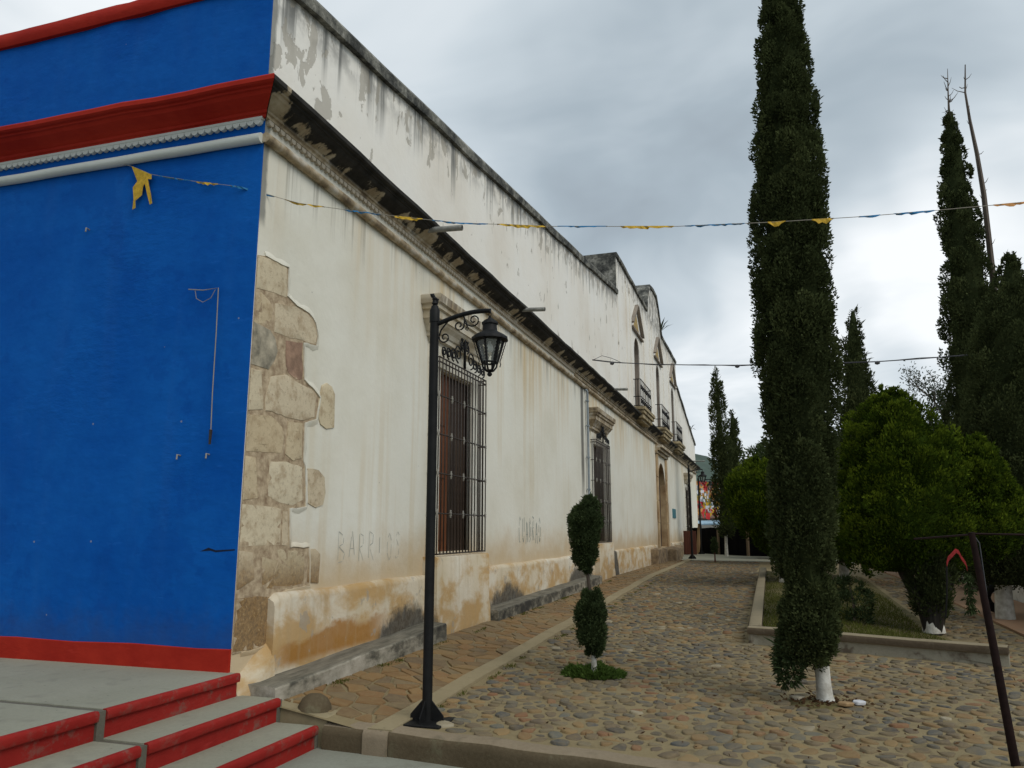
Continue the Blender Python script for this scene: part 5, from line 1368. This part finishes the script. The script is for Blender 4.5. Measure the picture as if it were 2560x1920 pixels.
# electric cable across the square
t = thing('overhead_cable', 'thin dark cable with tied knots strung from the cornice to the right-hand cypress', 'cable')
CB = [(.28, 12.24, 5.017), (.765, 12.135, 4.906), (1.805, 11.9, 4.741), (2.87, 11.659, 4.602), (3.566, 11.502, 4.524), (4.42, 11.309, 4.444), (5.542, 11.055, 4.35), (6.197, 10.908, 4.298), (6.917, 10.745, 4.27), (7.558, 10.6, 4.255), (9.5, 10.2, 4.3)]
b = MB(); b.tube(CB, .011, 5); b.tube([(x, y, z+.02*math.sin(x*3)) for x, y, z in CB], .006, 4); b.build('wire', M['cable_grey'], t)
for (x, y, z) in (CB[1], CB[4], CB[7]):
    b = MB(); b.lathe([(.01, -.06), (.045, -.045), (.05, -.02), (.02, .01)], 8, (x, y, z)); b.build('knot', M['cable_grey'], t)
b = MB(); b.tube([(.3, 12.24, 5.02), (.5, 12.3, 5.12), (.75, 12.2, 5.02), (1.0, 12.08, 4.87)], .006, 4); b.build('tie', M['cable_grey'], t)
# leaning pole with wire
t = thing('leaning_pole', 'thin dark red leaning pole near the right edge with a wire on top', 'pole', (5.345, .5, g(5.3, .5)))
b = MB(); b.tube([(.0, 0, -.1), (-.055, 0, .7), (-.108, 0, 1.40)], [.027, .024, .019], 12); auto_smooth(b.build('shaft', M['pole_rust'], t), 60)
b = MB(); b.tube([(-.108, 0, 1.385), (-.25, .02, 1.372), (-.44, .05, 1.355)], .007, 5); b.tube([(-.108, 0, 1.39), (.15, .0, 1.385), (.6, 0, 1.37)], .007, 5); b.build('wire', M['pole_rust'], t)
b = MB(); b.tube([(-.108, 0, 1.40), (-.07, 0, 1.33), (-.06, 0, 1.0)], .004, 4); b.build('loose_wire', M['cable_grey'], t)
# red ribbon hung in the garden beyond
t = thing('red_ribbon', 'red ribbon looped on a dark wire under the garden trees near the leaning pole', 'ribbon', (6.03, 5.0, .85))
def band(pts, wd, mat, name):
    b = MB()
    for (a, c_) in zip(pts, pts[1:]):
        a, c_ = Vector(a), Vector(c_); b.q(a, c_, c_+Vector((0, 0, -wd)), a+Vector((0, 0, -wd)))
    o = b.build(name, M[mat], t); sm = o.modifiers.new('thick', 'SOLIDIFY'); sm.thickness = .01; return o
band([Rp(-.12, -.14), Rp(-.095, -.075), Rp(-.06, -.045), Rp(.0, .015), Rp(.03, .0), Rp(.055, -.06), Rp(.10, -.13), Rp(.11, -.19)], .05, 'ribbon_red', 'loop')
b = MB(); b.tube([Rp(-.12, -.18), Rp(-.15, -.5), Rp(-.19, -.75)], .010, 5); b.build('wire', M['iron'], t)
R_ = np.random.default_rng(3); n = 260; P = np.stack([R_.normal(0, .02, n), R_.normal(0, .02, n), -.25-.45*R_.random(n)], 1)+np.array(Rp(.11, 0))
leaves('dry_sprig', P, unit(R_.normal(size=(n, 3))+np.array([0, 0, -1.2])), .07, .010, R_.random(n)*.5, M['topiary_leaf'], t)

# ================================================================== FAR END
t = thing('black_fence', 'black plastic sheet fence on wooden posts closing the far end', 'fence', (0, 0, 0))
FA = [(.25, 36.4), (1.7, 34.1), (3.1, 31.95), (5.2, 31.2), (7.9, 30.2)]
for (a, c_) in zip(FA, FA[1:]):
    b = MB(); n = 10; st_ = []
    for k in range(n+1):
        x = a[0]+(c_[0]-a[0])*k/n; y = a[1]+(c_[1]-a[1])*k/n+.03*math.sin(k*1.9); zt = 1.20+.015*math.sin(k*1.1)
        st_.append([(x, y, -.2), (x+.012, y+.012, -.2), (x+.012, y+.012, zt), (x, y, zt)])
    b.sweep([0]*4, st_); b.build('sheet', M['black_sheet'], t)
for (x, y) in FA: b = MB(); b.tube([(x-.02, y-.06, -.2), (x-.02, y-.06, 1.08)], .07, 8); b.build('post', M['post_wood'], t)
b = MB(); b.poly_extrude([(0, -.09, 0), (0, .09, 0), (0, .09, 1.5), (0, -.09, 1.5)], (.035, 0, 0)); o = b.build('wood_plank', M['plank_wood']); o.location = (.62, 34.6, -.07); o.rotation_euler = (.0, .18, -.9)
tag(o, 'light wooden plank leaning by the black fence', 'plank')
b = MB(); b.box((0, 0, 0), (.60, .04, 1.12)); o = b.build('red_board', M['red_board']); o.location = (.09, 33.4, -.07); tag(o, 'dark red board propped against the far end of the white wall', 'board')
# white boundary wall on the right
b = MB(); b.sweep([0]*4, [[(8.05, y, -.3), (8.25, y, -.3), (8.25, y, 1.15), (8.05, y, 1.15)] for y in (4.0, 12, 20, 30)])
tag(b.build('boundary_wall', M['white_wash_wall']), 'long low whitewashed wall behind the garden trees on the right', 'wall')
# tyre
b = MB(); st_ = [(.16*math.cos(a), 0, .16+.16*math.sin(a)) for a in np.linspace(0, 2*PI, 25)]; b.tube(st_, .07, 8, caps=False)
o = auto_smooth(b.build('tyre', M['tyre']), 60); o.location = (7.24, 8.6, g(7, 8.6)+.10); o.rotation_euler = (0, 0, .3)
tag(o, 'black tyre standing behind the thick whitewashed trunk', 'tyre')
# town beyond the fence
def house(label, x, y, w_, d_, h, rz, wallm='house_wall', win=2):
    t = thing('far_house', label, 'house', (x, y, -.3), None, rz)
    b = MB(); b.box((-w_/2, 0, 0), (w_/2, d_, h)); b.build('wall', M[wallm], t)
    b = MB(); b.poly_extrude([(-w_/2-.3, -.4, h), (-w_/2-.3, d_/2, h+1.1), (-w_/2-.3, d_+.4, h), (-w_/2-.3, d_+.4, h-.12), (-w_/2-.3, d_/2, h+.96), (-w_/2-.3, -.4, h-.12)], (w_+.6, 0, 0)); b.build('roof', M['house_roof'], t)
    for k in range(win):
        xx = -w_/2+w_*(k+.7)/(win+.4); b = MB(); b.box((xx-.45, -.03, .9), (xx+.45, .02, 2.2)); b.build('window', M['dark_wood'], t)
house('pale far house just right of the white building end', -1.2, 74, 7, 8, 2.6, 0)
house('second far house further behind the garden trees', 16, 85, 12, 8, 3.6, .1)
t = thing('market_stall', 'far stall with flat white and blue roof above the fence', 'stall', (-.35, 56, -.1))
b = MB(); b.poly_extrude([(-1.5, -.8, 1.55), (1.6, -.8, 1.6), (1.6, 1.2, 1.85), (-1.5, 1.2, 1.8)], (0, 0, .10)); b.build('roof', M['awning_blue'], t)
b = MB(); b.box((-1.4, -.7, 0), (1.5, 1.0, 1.25)); b.build('counter', M['house_wall'], t)
for (x, y) in ((-1.35, -.72), (1.45, -.72), (-1.35, 1.05), (1.45, 1.05)): b = MB(); b.tube([(x, y, 0), (x, y, 1.6)], .04, 6); b.build('post', M['bark'], t)
# paper garlands over the far street
R_ = random.Random(77)
for k in range(12):
    y = 50+k*2.0; z0 = 2.75+k*.30; b = MB(); mi = []
    n = 80; xa, xb = -4.5, 7.5
    for i in range(n):
        x = xa+(xb-xa)*i/n; zz = z0-.5*math.sin(PI*i/n)+R_.uniform(-.05, .05); wd, hh = .13, R_.uniform(.22, .5); yy = y+R_.uniform(-.25, .25); tl = R_.uniform(-.25, .25)
        b.q((x, y, zz), (x+wd, y, zz), (x+wd+tl*.5, yy, zz-hh), (x+tl, yy, zz-hh*R_.uniform(.7, 1)))
        mi.append((k//2+int(i/7)+R_.randint(0, 1)) % 4)
    o = mk('paper_garland', b.V, b.F, [M['flag_red'], M['flag_yellow'], M['flag_white'], M['flag_orange']], mi=mi)
    tag(o, 'red, yellow and white paper garland hung over the far street', 'garland', 'paper garlands over the far street')
# hill
b = MB(); n = 60; 
for k in range(n+1):
    x = -500+1300*k/n; h = 40+34*math.exp(-((x+75)/90)**2)+7*math.sin(k*.5)+4*math.sin(k*1.3)
    b.V += [(x, 560, -2), (x, 640, h*.62), (x, 720, h), (x, 900, h*.4)]
for k in range(n):
    for j in range(3): a = k*4+j; b.F.append((a, a+4, a+5, a+1))
S_(b.build('hill', M['hill_green'], smooth=True))
b = MB()
R_ = random.Random(5)
hh = MB()
# trees along the far street
for k, (x, y, lab) in enumerate([(4.6, 52, 'round green street tree behind the fence beside the stall'), (9.5, 48, 'street tree behind the dark garden end'), (14, 44, 'street tree far right behind the white wall')]):
    t = thing('street_tree', lab, 'tree', (x, y, -.2), 'street trees beyond the square')
    crown('crown', [(1.0, .6, 0), (1.6, 1.4, 0), (2.4, 1.6, 0), (3.3, 1.2, 0), (3.8, .3, 0)], M['topiary_leaf'], t, 130, 45, .4, .22, .05, up=.4, stretch=.9, jit=.6, seed=90+k, core=.6)
    trunk(t, [(0, 0, -.1), (0, 0, 1.4), (0, 0, 3)], [.12, .1, .03])

# dead leaves and weeds scattered over the paving
R_ = np.random.default_rng(21); n = 520
px_ = np.concatenate([R_.uniform(1.4, 7.0, n//2), R_.normal(4.0, .9, n-n//2)]); py_ = np.concatenate([R_.uniform(.2, 9, n//2), np.abs(R_.normal(2.2, 1.6, n-n//2))+.1])
ok = np.array([a > 1.36 and not inside(PLANT, a, b_, .1) for a, b_ in zip(px_, py_)]); px_, py_ = px_[ok], py_[ok]; n = len(px_)
P = np.stack([px_, py_, [g(a, b_)+.020 for a, b_ in zip(px_, py_)]], 1)
tag(leaves('fallen_leaves', P, unit(np.stack([R_.normal(size=n), R_.normal(size=n), np.abs(R_.normal(0, .3, n))], 1)), .028*(.6+R_.random(n)), .007, R_.random(n), M['dry_leaf']), 'small dead leaves scattered over the cobbles', 'leaves', kind='stuff')
n = 2600; c0 = R_.uniform(0, 1, (60, 2)); kx = np.where(R_.random(60) < .5, 1.38+.05*R_.random(60), .36+.05*R_.random(60)); ky = .4+13*R_.random(60)
ii = R_.integers(0, 60, n); P = np.stack([kx[ii]+R_.normal(0, .02, n), ky[ii]+R_.normal(0, .05, n), np.zeros(n)], 1); P[:, 2] = [g(a, b_)+.005 for a, b_, _ in P]
tag(leaves('joint_weeds', P, unit(np.stack([R_.normal(0, .6, n), R_.normal(0, .6, n), np.ones(n)], 1)), .022*(.5+R_.random(n)), .004, R_.random(n), M['grass_blade']), 'thin grass tufts growing along the paving joints', 'grass', kind='stuff')
